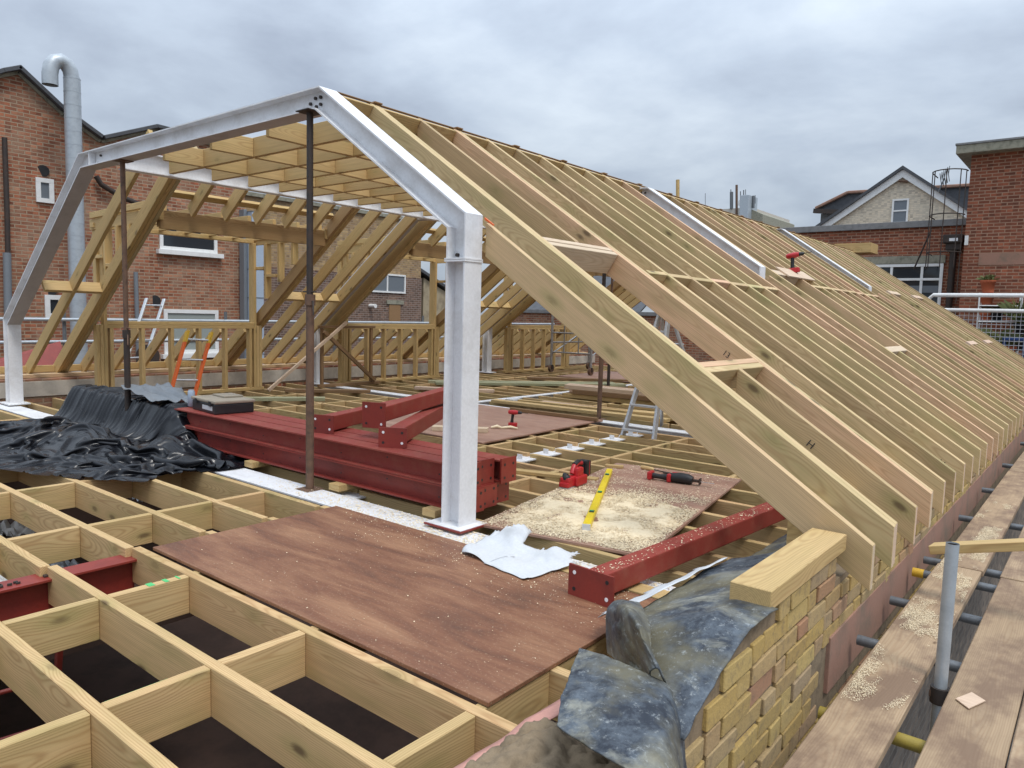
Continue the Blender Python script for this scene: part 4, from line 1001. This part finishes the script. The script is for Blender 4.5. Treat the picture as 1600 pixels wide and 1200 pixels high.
C1 = surv([[(952, 1022, .14), (950, 968, .25), (966, 940, .32), (1002, 944, .31)],
      [(972, 1038, .17), (968, 985, .29), (984, 955, .38), (1016, 978, .35)],
      [(997, 1045, .20), (995, 1015, .28), (1006, 1000, .35), (1022, 1025, .31)],
      [(1020, 1082, .19), (1020, 1056, .27), (1030, 1046, .31), (1048, 1080, .22)]])
C2 = surv([[(908, 1016, .25), (955, 1030, .27), (1003, 1052, .27), (1042, 1070, .25), (1062, 1090, .18)],
      [(893, 1058, .255), (943, 1070, .275), (1000, 1092, .28), (1050, 1108, .26), (1070, 1138, .12)],
      [(881, 1098, .255), (933, 1118, .27), (992, 1144, .275), (1052, 1162, .25), (1074, 1195, .05)],
      [(872, 1136, .245), (925, 1172, .255), (985, 1205, .26), (1050, 1228, .22), (1076, 1262, -.03)]])
def spline(C, u, v):
    def cr(p, t):
        n_ = len(p)-1; q = min(int(t*n_), n_-1); t = t*n_-q
        a, b2, c, d_ = p[max(q-1, 0)], p[q], p[q+1], p[min(q+2, n_)]
        return .5*(2*b2+(c-a)*t+(2*a-5*b2+4*c-d_)*t*t+(3*b2-a-3*c+d_)*t**3)
    return cr([cr([Vector(k) for k in row], v) for row in C], u)
for C, lab in ((C1, 'curled up fold of lead standing on the wall head'), (C2, 'crumpled lead offcut draped over the near end of the brick wall')):
    def fn(u, v):
        p = spline(C, u, v); k = crease(u*1.1+3, v*1.1, .9)
        return p+Vector((-.4, -.6, .7))*k+Vector((0, 0, .004*noise.noise(Vector((u*12, v*12, 1)))))
    grid_surface('lead_offcut', fn, 60, 60, 'lead_sheet', .005, None, True, label=lab, cat='lead sheet')
# ================================================================ SCAFFOLD BY THE WALL
sc = thing('scaffold', 'galvanised tube scaffold beside the brick wall', 'scaffold', (2.6, 2, -7))
ty = [.36, 1.02, 1.62, 1.93, 3.3, 4.6, 6.2, 8.2, 10.5]
for i, y in enumerate(ty):
    tube('putlog_tube', [(FACE+.035, y, -.134), (3.6, y+.01, -.134)], .0242, 'yellow_plastic' if False else 'scaffold_tube', sc, 12)
tube('putlog_tube', [(2.3, -.44, -.134), (3.6, -.42, -.134)], .0242, 'old_yellow', sc, 12)
tube('sleeve', [(FACE+.03, 1.62, -.134), (FACE+.09, 1.62, -.134)], .0275, 'yellow_fibreglass', sc, 12)
tube('standard', [(2.627, .04, -7), (2.627, .04, .49)], .0242, 'galvanised', sc, 16, False)
bm = bmesh.new(); bm_tube(bm, [(0, 0, 0), (0, 0, .48)], .0205, 16, 0, False); link('tube_bore', mesh_from(bm, 'tube_bore', 'dark_steel'), Matrix.Translation((2.627, .04, .005)), sc)
for y in (4.4, 8.2, 12.0): tube('standard', [(2.627, y, -7), (2.627, y, -.03)], .0242, 'scaffold_tube', sc, 12)
tube('ledger', [(2.63, -2, -.19), (2.63, 14, -.19)], .0242, 'scaffold_tube', sc, 12) if False else None
tube('coupler', [(2.627, .04, -.17), (2.627, .04, -.105)], .036, 'dark_steel', sc, 12)
bx('coupler_bolt', (2.59, .02, -.15), (2.67, .10, -.12), 'rusty_steel', sc, .006)
BL = 'weathered scaffold board '
def board(x, y0, y1, lab, z=-.07):
    bar('scaffold_board', (x, y0, z+random.uniform(-.002, .002)), (x+random.uniform(-.004, .004), y1, z), .225, .038, 'scaffold_board', bev=.004, label=lab, cat='scaffold board', group='scaffold boards')
board(2.457, -2.2, 1.70, BL+'nearest the wall in the foreground, dusted with sawdust')
board(2.465, 1.715, 5.5, BL+'nearest the wall, second along, starting behind the upright tube')
board(2.465, 5.515, 9.3, BL+'nearest the wall, third along')
board(2.465, 9.315, 13.2, BL+'nearest the wall, farthest along')
board(2.782, -3.2, 1.66, BL+'in the foreground right of the upright tube')
board(3.012, -3.2, 1.66, BL+'at the lower right corner of the picture')
board(2.775, 1.68, 5.5, BL+'beyond the loose batten on the right')
board(3.005, 1.68, 5.5, BL+'at the right edge beyond the loose batten')
board(2.775, 5.52, 9.4, BL+'third along the outer row')
bar('loose_batten', (2.40, 1.05, .205), (3.05, .98, .40), .10, .045, 'yellow_pine', up=(0, 0, 1), label='pale loose batten resting across the scaffold behind the upright tube', cat='batten')
prism('wood_chip', [(2.70, -.12, -.066), (2.75, -.17, -.066), (2.79, -.06, -.066), (2.74, -.02, -.066)], (0, 0, .004), 'fresh_pine', None, label='pale square wood chip on the right scaffold board', cat='wood chip')
tube('drain_pipe', [(2.30, -.35, -7), (2.30, -.35, -.5)], .03, 'upvc', None, 12, label='white plastic pipe on the wall below the scaffold boards', cat='pipe')
# ---- rubbish on the floor below
for i, (px, py, sz, mt, lab) in enumerate(((28, 832, .25, 'upvc', 'white rubbish on the dark floor below the left joists'), (225, 780, .2, 'galvanised', 'grey rubbish on the dark floor seen through a joist bay left of the plywood'), (100, 893, .2, 'galvanised', 'pale rubble on the dark floor beside the red beam'), (15, 912, .2, 'upvc', 'white scrap on the dark floor at the left edge'))):
    q = at(px, py, 2, -.93)
    grid_surface('rubbish', lambda u, v: Vector((q.x+(u-.5)*sz*2, q.y+(v-.5)*sz*1.0, -.945+.12*max(0, .4+noise.noise(Vector((u*4, v*4, i)))))), 16, 16, mt, .004, None, False, label=lab, cat='rubbish')
q = at(764, 343, 1, .16)
prism('orange_packer', [(q.x-.035, .158, q.z+.015), (q.x+.035, .158, q.z-.03), (q.x+.035, .158, q.z-.04), (q.x-.035, .158, q.z+.0)], (0, .012, 0), 'orange_fibreglass', None, label='small orange packer wedged behind the knee of the front frame', cat='packer')
# ================================================================ BACKGROUND: LEFT
XH = -14.5
lh = thing('brick_house', 'red brick house with stepped gables behind the left parapet', 'house', (XH, 3, -7))
def L_(px, py, X=XH): return at(px, py, 0, X)
top = [(-160, 175), (0, 120), (28, 115), (100, 182), (157, 223), (240, 205), (382, 240)]
tp_ = [L_(*p) for p in top]
poly = [Vector((XH, tp_[0].y, -7))] + tp_ + [Vector((XH, tp_[-1].y, -7))]
prism('wall', poly, (-6, 0, 0), 'brick_red', lh)
for i in range(len(tp_)-1):                       # verge: dark tile edge over a pale mortar fillet
    a, b2 = tp_[i].copy(), tp_[i+1].copy(); a.x = b2.x = XH-.1
    bar('roof_verge', a+Vector((.12, 0, .14)), b2+Vector((.12, 0, .14)), .36, .085, 'slate', lh, bev=.01)
    bar('verge_fillet', a+Vector((.04, 0, .053)), b2+Vector((.04, 0, .053)), .24, .07, 'stone', lh, bev=.01)
def window(par, lo, hi, axis, plane, fw=.07, glass='window_glass', sill=True, mull=(), tr=(), out=1):
    """lo,hi = (along, z) corners; frame proud of the wall by .03"""
    (a0, z0), (a1, z1) = lo, hi
    if a0 > a1: a0, a1 = a1, a0
    def B(nm, u0, u1, v0, v1, d0, d1, mt, p):
        d0, d1 = sorted((plane+out*d0, plane+out*d1))
        if axis == 0: return bx(nm, (d0, u0, v0), (d1, u1, v1), mt, p, .004)
        return bx(nm, (u0, d0, v0), (u1, d1, v1), mt, p, .004)
    wn = B('window', a0+fw, a1-fw, z0+fw, z1-fw, .004, .016, glass, par)
    for (u0, u1, v0, v1) in ((a0, a1, z1-fw, z1), (a0, a1, z0, z0+fw), (a0, a0+fw, z0+fw, z1-fw), (a1-fw, a1, z0+fw, z1-fw)):
        B('window_frame', u0, u1, v0, v1, .002, .045, 'upvc', wn)
    for m in mull: B('mullion', a0+(a1-a0)*m-.03, a0+(a1-a0)*m+.03, z0+fw, z1-fw, .01, .035, 'upvc', wn)
    for m in tr: B('transom', a0+fw, a1-fw, z0+(z1-z0)*m-.03, z0+(z1-z0)*m+.03, .012, .04, 'upvc', wn)
    if sill: B('sill', a0-.08, a1+.12, z0-.11, z0-.004, .002, .14, 'upvc', wn)
    return wn
def lwin(x0, y0, x1, y1, **k):
    a, b2 = L_(x0, y1), L_(x1, y0); window(lh, (a.y, (a.z+L_(x1, y1).z)/2), (b2.y, (b2.z+L_(x0, y0).z)/2), 0, XH, **k)
lwin(56, 279, 83, 317, fw=.09, glass='grey_glass', sill=False); lwin(70, 461, 98, 497, fw=.1, sill=False)
lwin(249, 340, 338, 393, fw=.08, ); lwin(256, 484, 340, 552, fw=.09, glass='curtain_glass', tr=(.3,))
def lpipe(pts, rad, mat, nm, off=.12): return tube(nm, [L_(x, y, XH+off) for x, y in pts], rad, mat, lh, 8)
lpipe([(7, 215), (11, 330), (14, 480), (15, 560)], .05, 'dark_steel', 'downpipe')
lpipe([(11, 395), (14, 560)], .075, 'duct_grey', 'soil_pipe', .16)
lpipe([(150, 275), (158, 288), (190, 308), (225, 322), (262, 330)], .06, 'dark_steel', 'waste_pipe')
lpipe([(212, 425), (216, 560)], .05, 'duct_grey', 'downpipe')
tube('vent_hole', [L_(67, 267, XH-.02), L_(67, 267, XH+.02)], .12, 'black_plastic', lh, 12)
for (x, y) in ((80, 452), (242, 470)): tube('vent_hole', [L_(x, y, XH-.02), L_(x, y, XH+.02)], .13, 'black_plastic', lh, 12)
sdish = thing('satellite_dish', 'dark satellite dish on the red brick house', 'satellite dish', L_(228, 557, XH+.3))
q = L_(228, 557, XH+.25)
tube('dish', [q+Vector((.0, 0, 0)), q+Vector((.06, 0, 0)), q+Vector((.09, 0, 0))], [.08, .24, .28], 'dark_steel', sdish, 18, True)
tube('bracket', [q+Vector((-.22, 0, -.05)), q], .025, 'dark_steel', sdish, 8)
# flue with a goose neck
XF = -13.75
fl = thing('flue_pipe', 'tall galvanised flue with a goose neck beside the brick house', 'flue', at(113, 560, 0, XF))
fb, ft = at(120, 575, 0, XF), at(107, 118, 0, XF); fr = .155
k_ = (ft.y-fb.y)/(ft.z-fb.z); fx = (fb.y+ft.y)/2+.06
pts = []; zt = ft.z-.05
for i in range(30):
    tube('flue_section', [(XF, fx, -2+(zt+2)*i/30), (XF, fx, -2+(zt+2)*(i+1)/30-.004)], fr, 'galvanised', fl, 20)
    tube('joint_band', [(XF, fx, -2+(zt+2)*(i+1)/30-.012), (XF, fx, -2+(zt+2)*(i+1)/30+.008)], fr+.003, 'galvanised', fl, 20)
arc = [(XF, fx-.20+.20*math.cos(t), zt+.30*math.sin(t)) for t in [i*math.pi/6 for i in range(7)]]
tube('goose_neck', arc+[(XF, fx-.40, zt-.22)], fr*.93, 'galvanised', fl, 20, False)
tube('outlet', [(XF, fx-.40, zt-.12), (XF, fx-.40, zt-.18)], fr*.88, 'black_plastic', fl, 18)
# square duct at the house corner
dc = thing('air_duct', 'square pale blue metal duct at the corner of the brick house', 'duct', L_(398, 560, -14.2))
d0, d1, d2 = L_(382, 430, -14.35), L_(393, 430, -14.0), L_(411, 430, -14.0)
for i in range(8):
    bx('duct_section', (-14.4, d1.y+.02, -2+i*.72), (-14.0, d2.y+.02, -2+i*.72+.70), 'duct_blue', dc, .004)
    bx('duct_flange', (-14.41, d1.y+.01, -2+i*.72+.702), (-13.99, d2.y+.03, -2+i*.72+.718), 'duct_grey', dc, .002)
bx('side_cover', (-14.42, d0.y-.1, -2), (-14.2, d1.y+.005, 3.8), 'duct_grey', dc, .01)
# stock brick terrace farther back
XY = -17.0
yh = thing('brick_house', 'yellow and brown stock brick house seen through the dormers', 'house', (XY, 12, -7))
yc = at(659, 430, 0, XY).y; zs = at(620, 432, 0, XY).z
bx('lower_wall', (XY-5, 7.9, -7), (XY, yc, zs), 'brick_dark_stock', yh, 0)
bx('upper_wall', (XY-5, 7.9, zs+.001), (XY-.03, yc-.02, 4.6), 'brick_stock', yh, 0)
bx('parapet_coping', (XY-5.1, 7.8, 4.601), (XY+.05, yc+.05, 4.72), 'stone', yh, .01)
a, b2 = at(575, 456, 0, XY), at(633, 430, 0, XY); window(yh, (a.y, a.z), (b2.y, b2.z), 0, XY, .06, 'grey_glass', False, (.5,))
a, b2 = at(607, 520, 0, XY), at(625, 476, 0, XY); bx('door', (XY+.002, a.y, a.z-.6), (XY+.03, b2.y, b2.z), 'brown_timber', yh); bx('lintel', (XY+.002, a.y-.12, b2.z+.004), (XY+.05, b2.y+.14, b2.z+.15), 'stone', yh)
a = at(578, 478, 0, XY); tube('flue_terminal', [(XY, a.y, a.z), (XY+.3, a.y, a.z)], .07, 'upvc', yh, 12)
XO = -17.2; oh = thing('rendered_outhouse', 'tan rendered outbuilding with a dark slate roof beside the stock brick house', 'outbuilding', (XO, yc+1.5, -7))
pp = [at(662, 434, 0, XO), at(690, 452, 0, XO), at(750, 490, 0, XO)]
prism('wall', [Vector((XO, pp[0].y, -7))]+pp+[Vector((XO, pp[2].y, -7))], (-4, 0, 0), 'tan_render', oh)
bar('roof', pp[0]+Vector((-2, -.3, .35)), pp[2]+Vector((-2, 0, .16)), 4.3, .12, 'slate', oh, bev=.01)
# scaffold rail outside the parapet
sr = thing('guard_rail', 'scaffold guard rails outside the left parapet', 'guard rail', (-9.8, 5, -7))
for z in (1.06, .71): tube('rail', [(-9.8, -4, z), (-9.8, 14.5, z+.03)], .028, 'galvanised', sr, 10)
for y in (-1.2, 1.35, 4.1, 6.6, 9.2, 12): tube('upright', [(-9.86, y, -7), (-9.86, y, 1.25)], .028, 'scaffold_tube', sr, 10)
prism('red_sheet', [(-9.4, .1, .36), (-9.5, .1, .42), (-9.62, 1.2, .74), (-9.4, 1.2, .40)], (.02, 0, -.06), 'red_oxide', None, label='dull red sheet outside the parapet behind the left rafters', cat='sheet')
# ================================================================ BACKGROUND: FAR END
YW = 17.5
eb = thing('brick_building', 'brown brick flat roofed building with a wide window beyond the roof', 'building', (-2, YW, -7))
ztop = at(1365, 349, 1, YW).z; xr = at(1508, 380, 1, YW).x+.4; xl = -4.6
bx('wall', (xl, YW, -7), (xr, YW+5, ztop-.16), 'brick_brown', eb, 0)
bx('parapet_coping', (xl-.1, YW-.07, ztop-.159), (xr, YW+5, ztop), 'grey_coping', eb, .01)
bx('low_wall', (-14, YW+.01, -7), (xl-.001, YW+3, at(850, 484, 1, YW).z-.12), 'brick_red', eb, 0)
zl = at(850, 484, 1, YW).z
bx('low_coping', (-14, YW-.06, zl-.119), (xl-.005, YW+.35, zl), 'grey_coping', eb, .01)
prism('low_roof', [(-14, YW+.3, zl+.01), (-14, YW+3, zl+1.7), (-14, YW+3, zl+1.6), (-14, YW+.3, zl-.05)], (5.2, 0, 0), 'slate', eb)
bx('rear_wall', (-8.4, YW+1.6, -7), (xl-.01, YW+4, 3.7), 'brick_stock', eb, 0)
a, b2 = at(1340, 520, 1, YW), at(1475, 411, 1, YW)
wn = window(eb, (b2.x-2.3, b2.z-1.75), (b2.x, b2.z-.01), 1, YW, .07, 'window_glass', False, (.50, .80), (.78,), -1)
bx('blind', (b2.x-2.2, YW-.022, b2.z-.72), (b2.x-.08, YW-.0165, b2.z-.55), 'grey_glass', wn, 0)
bx('lintel', (b2.x-2.5, YW-.05, b2.z+.0), (b2.x+.03, YW-.004, b2.z+.19), 'stone', eb)
px_ = at(1488, 430, 1, YW).x
tube('downpipe', [(px_, YW-.12, -3), (px_, YW-.12, at(1488, 392, 1, YW).z)], .075, 'dark_steel', eb, 10)
hz = at(1488, 392, 1, YW).z; bx('hopper', (px_-.16, YW-.24, hz), (px_+.16, YW-.02, hz+.26), 'dark_steel', eb, .02)
fz = at(1488, 376, 1, YW).z
fd = thing('floodlight', 'small black floodlight with a pale lens on the brown brick wall', 'floodlight', (px_, YW-.2, fz))
bx('housing', (px_-.22, YW-.3, fz-.08), (px_+.2, YW-.02, fz+.12), 'dark_steel', fd, .02); bx('lens', (px_-.08, YW-.31, fz-.04), (px_+.1, YW-.301, fz+.03), 'lamp_white', fd, 0)
# brick tower
YT = 17.0
tb = thing('brick_tower', 'tall brown brick stair tower with a stone coping at the right edge', 'tower', (3, YT, -7))
xc = at(1516, 270, 1, YT).x; zc = at(1512, 243, 1, YT).z
bx('wall', (xc, YT, -7), (9, YT+6, zc), 'brick_brown', tb, 0)
bx('coping', (xc-.28, YT-.3, zc+.001), (9.3, YT+6.3, zc+.19), 'stone', tb, .012)
bx('coping_flashing', (xc-.3, YT-.32, zc+.191), (9.3, YT+6.3, zc+.24), 'grey_coping', tb, .01)
wv = at(1594, 405, 1, YT); bx('air_brick', (wv.x-.8, YT-.012, wv.z-.12), (wv.x+.1, YT-.002, wv.z+.15), 'red_band', tb, 0)
bx('alarm_box', (xc+.01, YT-.07, at(1507, 376, 1, YT).z-.11), (xc+.08, YT-.002, at(1507, 376, 1, YT).z+.11), 'upvc', tb)
# caged ladder
cg = thing('cage_ladder', 'black hooped access ladder between the brick tower and parapet', 'ladder', (xc-.4, YT-.3, 2.5))
for z in (at(1500, 271, 1, YT).z, at(1500, 338, 1, YT).z, at(1500, 396, 1, YT).z):
    tube('hoop', [(xc-.02, YT-.28+.0, z)]+[(xc-.36+.36*math.cos(t), YT-.28-.42*math.sin(t), z) for t in [i*math.pi/8 for i in range(9)]]+[(xc-.72, YT+.35, z)], .014, 'dark_steel', cg, 6)
z0, z1 = at(1500, 420, 1, YT).z, at(1500, 271, 1, YT).z
for (dx, dy) in ((-.72, -.28), (-.62, -.58), (-.36, -.70), (-.1, -.56), (-.03, -.28)): tube('cage_bar', [(xc+dx, YT+dy, z0-(.8 if dx > -.1 else 0)), (xc+dx, YT+dy, z1)], .012, 'dark_steel', cg, 6)
tube('stay', [(xc-1.0, YT-.1, z0), (xc-.66, YT-.3, z0+.9)], .02, 'dark_steel', cg, 6)
# roof terrace with plants
tr = thing('roof_terrace', 'small roof terrace with white rails and mesh below the brick tower', 'terrace', (2, 15.6, -7))
zt0 = at(1580, 592, 1, 15.5).z
bx('slab', (-.5, 15.1, -7), (9, 16.98, zt0), 'brick_grey', tr, 0)
r1, r2, r3 = at(1452, 461, 1, 15.25), at(1470, 484, 1, 15.25), at(1600, 461, 1, 15.25)
tube('top_rail', [(r1.x, 15.25, zt0), (r1.x, 15.25, r1.z-.08), (r1.x+.08, 15.25, r1.z), (8, 15.25, r1.z)], .045, 'upvc', tr, 10)
tube('middle_rail', [(r1.x, 15.25, r2.z), (8, 15.25, r2.z)], .04, 'upvc', tr, 10)
bm = bmesh.new()
for k in range(60):
    x = r1.x+.1+k*.085; bm_tube(bm, [(x, 15.27, zt0), (x, 15.27, r2.z)], .006, 4)
for k in range(18):
    z = zt0+.03+k*.085
    if z < r2.z: bm_tube(bm, [(r1.x, 15.275, z), (r1.x+5.2, 15.275, z)], .006, 4)
link('mesh_panel', mesh_from(bm, 'mesh_panel', 'aluminium'), None, tr, kind='stuff')
sh = thing('plant_rack', 'white metal plant rack against the brick tower', 'rack', (1.5, 16.4, zt0))
s0, s1 = at(1532, 458, 1, 16.4), at(1596, 458, 1, 16.4)
for x in (s0.x, s1.x):
    for y in (16.3, 16.7): tube('leg', [(x, y, zt0), (x, y, s0.z)], .018, 'upvc', sh, 6)
for py in (460, 478, 503):
    z = at(1560, py, 1, 16.4).z
    for y in (16.3, 16.7): tube('shelf_rail', [(s0.x, y, z), (s1.x, y, z)], .015, 'upvc', sh, 6)
    bx('shelf', (s0.x+.02, 16.32, z-.03), (s1.x-.02, 16.68, z-.014), 'dark_steel', sh)
def pot(px, py0, py1, w_, y, mat, lab, plant=True, tall=.25):
    b0, t0 = at(px, py1, 1, y), at(px, py0, 1, y); t = thing('plant_pot', lab, 'plant pot', b0)
    tube('pot', [b0, t0-Vector((0, 0, .06)), t0-Vector((0, 0, .055)), t0], [w_*.36, w_*.46, w_*.52, w_*.52], mat, t, 14)
    if plant:
        bm = bmesh.new(); r = random.Random(int(px))
        for k in range(90):
            a = r.uniform(0, 6.28); l = r.uniform(.4, 1)*tall; d = Vector((math.cos(a)*r.uniform(.1, .9), math.sin(a)*r.uniform(.1, .9), r.uniform(.4, 1.2))).normalized()
            p = t0+Vector((r.uniform(-.3, .3)*w_, r.uniform(-.3, .3)*w_, -.02)); s = d.cross(Vector((0, 0, 1))).normalized()*.012
            bm.faces.new([bm.verts.new(v) for v in (p-s, p+s, p+d*l*.6+s*1.4+Vector((0, 0, .0)), p+d*l-Vector((0, 0, l*.25)))])
        link('leaves', mesh_from(bm, 'leaves', 'plant_green'), None, t)
pot(1544, 438, 458, .30, 16.5, 'terracotta', 'orange pot with a leafy plant on top of the white rack')
pot(1542, 463, 476, .28, 16.5, 'terracotta', 'orange pot on the upper shelf of the white rack', False)
pot(1541, 488, 502, .24, 16.5, 'terracotta', 'small orange pot on the lower shelf of the white rack')
pot(1558, 488, 502, .26, 16.5, 'black_plastic', 'black pot on the lower shelf of the white rack')
pot(1574, 541, 560, .34, 15.8, 'terracotta', 'terracotta pot of grasses on the terrace floor', True, .5)
pot(1555, 535, 560, .36, 15.9, 'black_plastic', 'dark pot with a bushy plant beside the terrace mesh', True, .6)
pot(1596, 505, 548, .3, 16.2, 'black_plastic', 'dark pot with tall stems at the right edge', True, .9)
bb = thing('plastic_stool', 'dark blue plastic stool on the terrace', 'stool', at(1587, 552, 1, 15.7))
b0 = at(1587, 528, 1, 15.7)
bx('seat', b0+Vector((-.22, -.2, -.06)), b0+Vector((.22, .2, 0)), 'blue_plastic', bb, .02)
for dx in (-.18, .18):
    for dy in (-.16, .16): bx('leg', (b0.x+dx-.03, b0.y+dy-.03, zt0), (b0.x+dx+.03, b0.y+dy+.03, b0.z-.061), 'blue_plastic', bb, .005)
# white gabled house beyond
YG = 31.0
gh = thing('gabled_house', 'cream painted brick house with white bargeboards and slate roof', 'house', (-4, YG, -7))
G = lambda x, y, Y=YG: at(x, y, 1, Y)
ap, le, re = G(1412, 266), G(1272, 362), G(1545, 352)
ridge = 12
prism('wall', [Vector((le.x+.2, YG, -7)), le+Vector((.2, 0, -.1)), ap+Vector((0, 0, -.1)), re+Vector((-.2, 0, -.1)), Vector((re.x-.2, YG, -7))], (0, ridge, 0), 'brick_white', gh)
for a, b2 in ((ap, le), (ap, re)):
    d_ = (b2-a); e_ = a+d_*1.05
    prism('bargeboard', [a+Vector((0, -.12, .02)), e_+Vector((0, -.12, .02)), e_+Vector((0, -.12, -.26)), a+Vector((0, -.12, -.30))], (0, .1, 0), 'upvc', gh)
    prism('roof', [a+Vector((0, -.22, .16)), e_+Vector((0, -.22, .16)), e_+Vector((0, -.22, .025)), a+Vector((0, -.22, .025))], (0, ridge, 0), 'slate', gh)
a, b2 = G(1392, 350), G(1421, 310); window(gh, (a.x, a.z), (b2.x, b2.z), 1, YG, .07, 'grey_glass', False, (), (.52,), -1)
q = G(1411, 284); tube('cable_bracket', [q+Vector((-.15, -.1, .04)), q+Vector((.2, -.1, -.02))], .05, 'rusty_steel', gh, 8)
# hipped slate roof with red ridge on its left and right
YS = 36.0
hs = thing('slate_roof_house', 'dark slate hipped roof with a red ridge behind the cream gable', 'house', (-6, YS, -7))
S_ = lambda x, y: at(x, y, 1, YS)
pts = [S_(1274, 327), S_(1325, 302), S_(1560, 288), S_(1600, 330)]
prism('roof', pts, (0, 7, 0), 'slate', hs)
bx('wall', (S_(1280, 330).x, YS+.3, -7), (S_(1590, 330).x, YS+6.5, S_(1280, 333).z), 'grey_coping', hs, 0)
bar('fascia', S_(1273, 328)+Vector((0, -.1, .05)), S_(1360, 332)+Vector((0, -.1, .05)), .2, .22, 'dark_steel', hs)
for a, b2 in ((pts[0], pts[1]), (pts[1], pts[2])): bar('ridge_tiles', a+Vector((0, -.05, .1)), b2+Vector((0, -.05, .1)), .25, .14, 'red_band', hs, bev=.03)
# television aerial
ae = thing('tv_aerial', 'thin grey television aerial on the cream gable', 'aerial', G(1466, 300, 30.7))
tube('mast', [G(1466, 300, 30.7), G(1476, 278, 30.7)], .03, 'scaffold_tube', ae, 6)
for i in range(5): q = G(1470+i*3, 283-i*2.4, 30.7); tube('element', [q+Vector((0, -.3, .25)), q+Vector((0, .3, -.2)), ], .015, 'scaffold_tube', ae, 5); tube('element', [q, q+Vector((.02, 0, .35))], .014, 'scaffold_tube', ae, 5)
# telecom roof far away
YM = 75.0
mb = thing('mast_building', 'distant pale building with telecom antennas above the ridge', 'building', at(1160, 400, 1, YM))
T_ = lambda x, y: at(x, y, 1, YM)
a, b2 = T_(1112, 328), T_(1191, 352)
bx('plant_room', (a.x, YM, -7), (T_(1174, 330).x, YM+12, a.z), 'cream_render', mb, 0)
prism('wing', [T_(1174, 327), T_(1192, 335), Vector((T_(1192, 335).x, YM, -7)), Vector((T_(1174, 327).x, YM, -7))], (0, 10, 0), 'stone', mb)
c0, c1 = T_(1160, 347), T_(1176, 306); bx('equipment_cabin', (c0.x, YM-1, c0.z), (c1.x, YM+1.5, c1.z), 'galvanised', mb, .05)
for (x, y0, y1, rr_) in ((1151, 345, 289, .13), (1143, 326, 300, .18), (1157, 326, 299, .05), (1162, 306, 297, .06), (1165, 306, 296, .04), (1177, 325, 306, .14), (1180, 318, 305, .04), (1142, 318, 296, .05), (1102, 345, 302, .03)):
    tube('antenna', [T_(x, y0), T_(x, y1)], rr_, 'rusty_steel' if x == 1151 else 'scaffold_tube', mb, 6)
q = T_(1155, 317); prism('panel_antenna', [q+Vector((-.3, 0, 0)), q+Vector((0, 0, .32)), q+Vector((.3, 0, 0)), q+Vector((0, 0, -.32))], (0, .1, 0), 'upvc', mb)
# scaffold pole and loose timbers showing over the ridge
tube('scaffold_pole', [at(1059, 340, 1, 13.0), at(1059, 281, 1, 13.0)], .045, 'yellow_pine', None, 8, label='short pale pole standing up behind the ridge', cat='pole')
q = at(1345, 391, 1, 14.75)
bx('timber_end', (q.x-.45, 14.3, q.z-.09), (q.x+.32, 14.9, q.z+.12), 'yellow_pine', None, .004, label='sawn timber end projecting at the far end of the ridge', cat='timber')
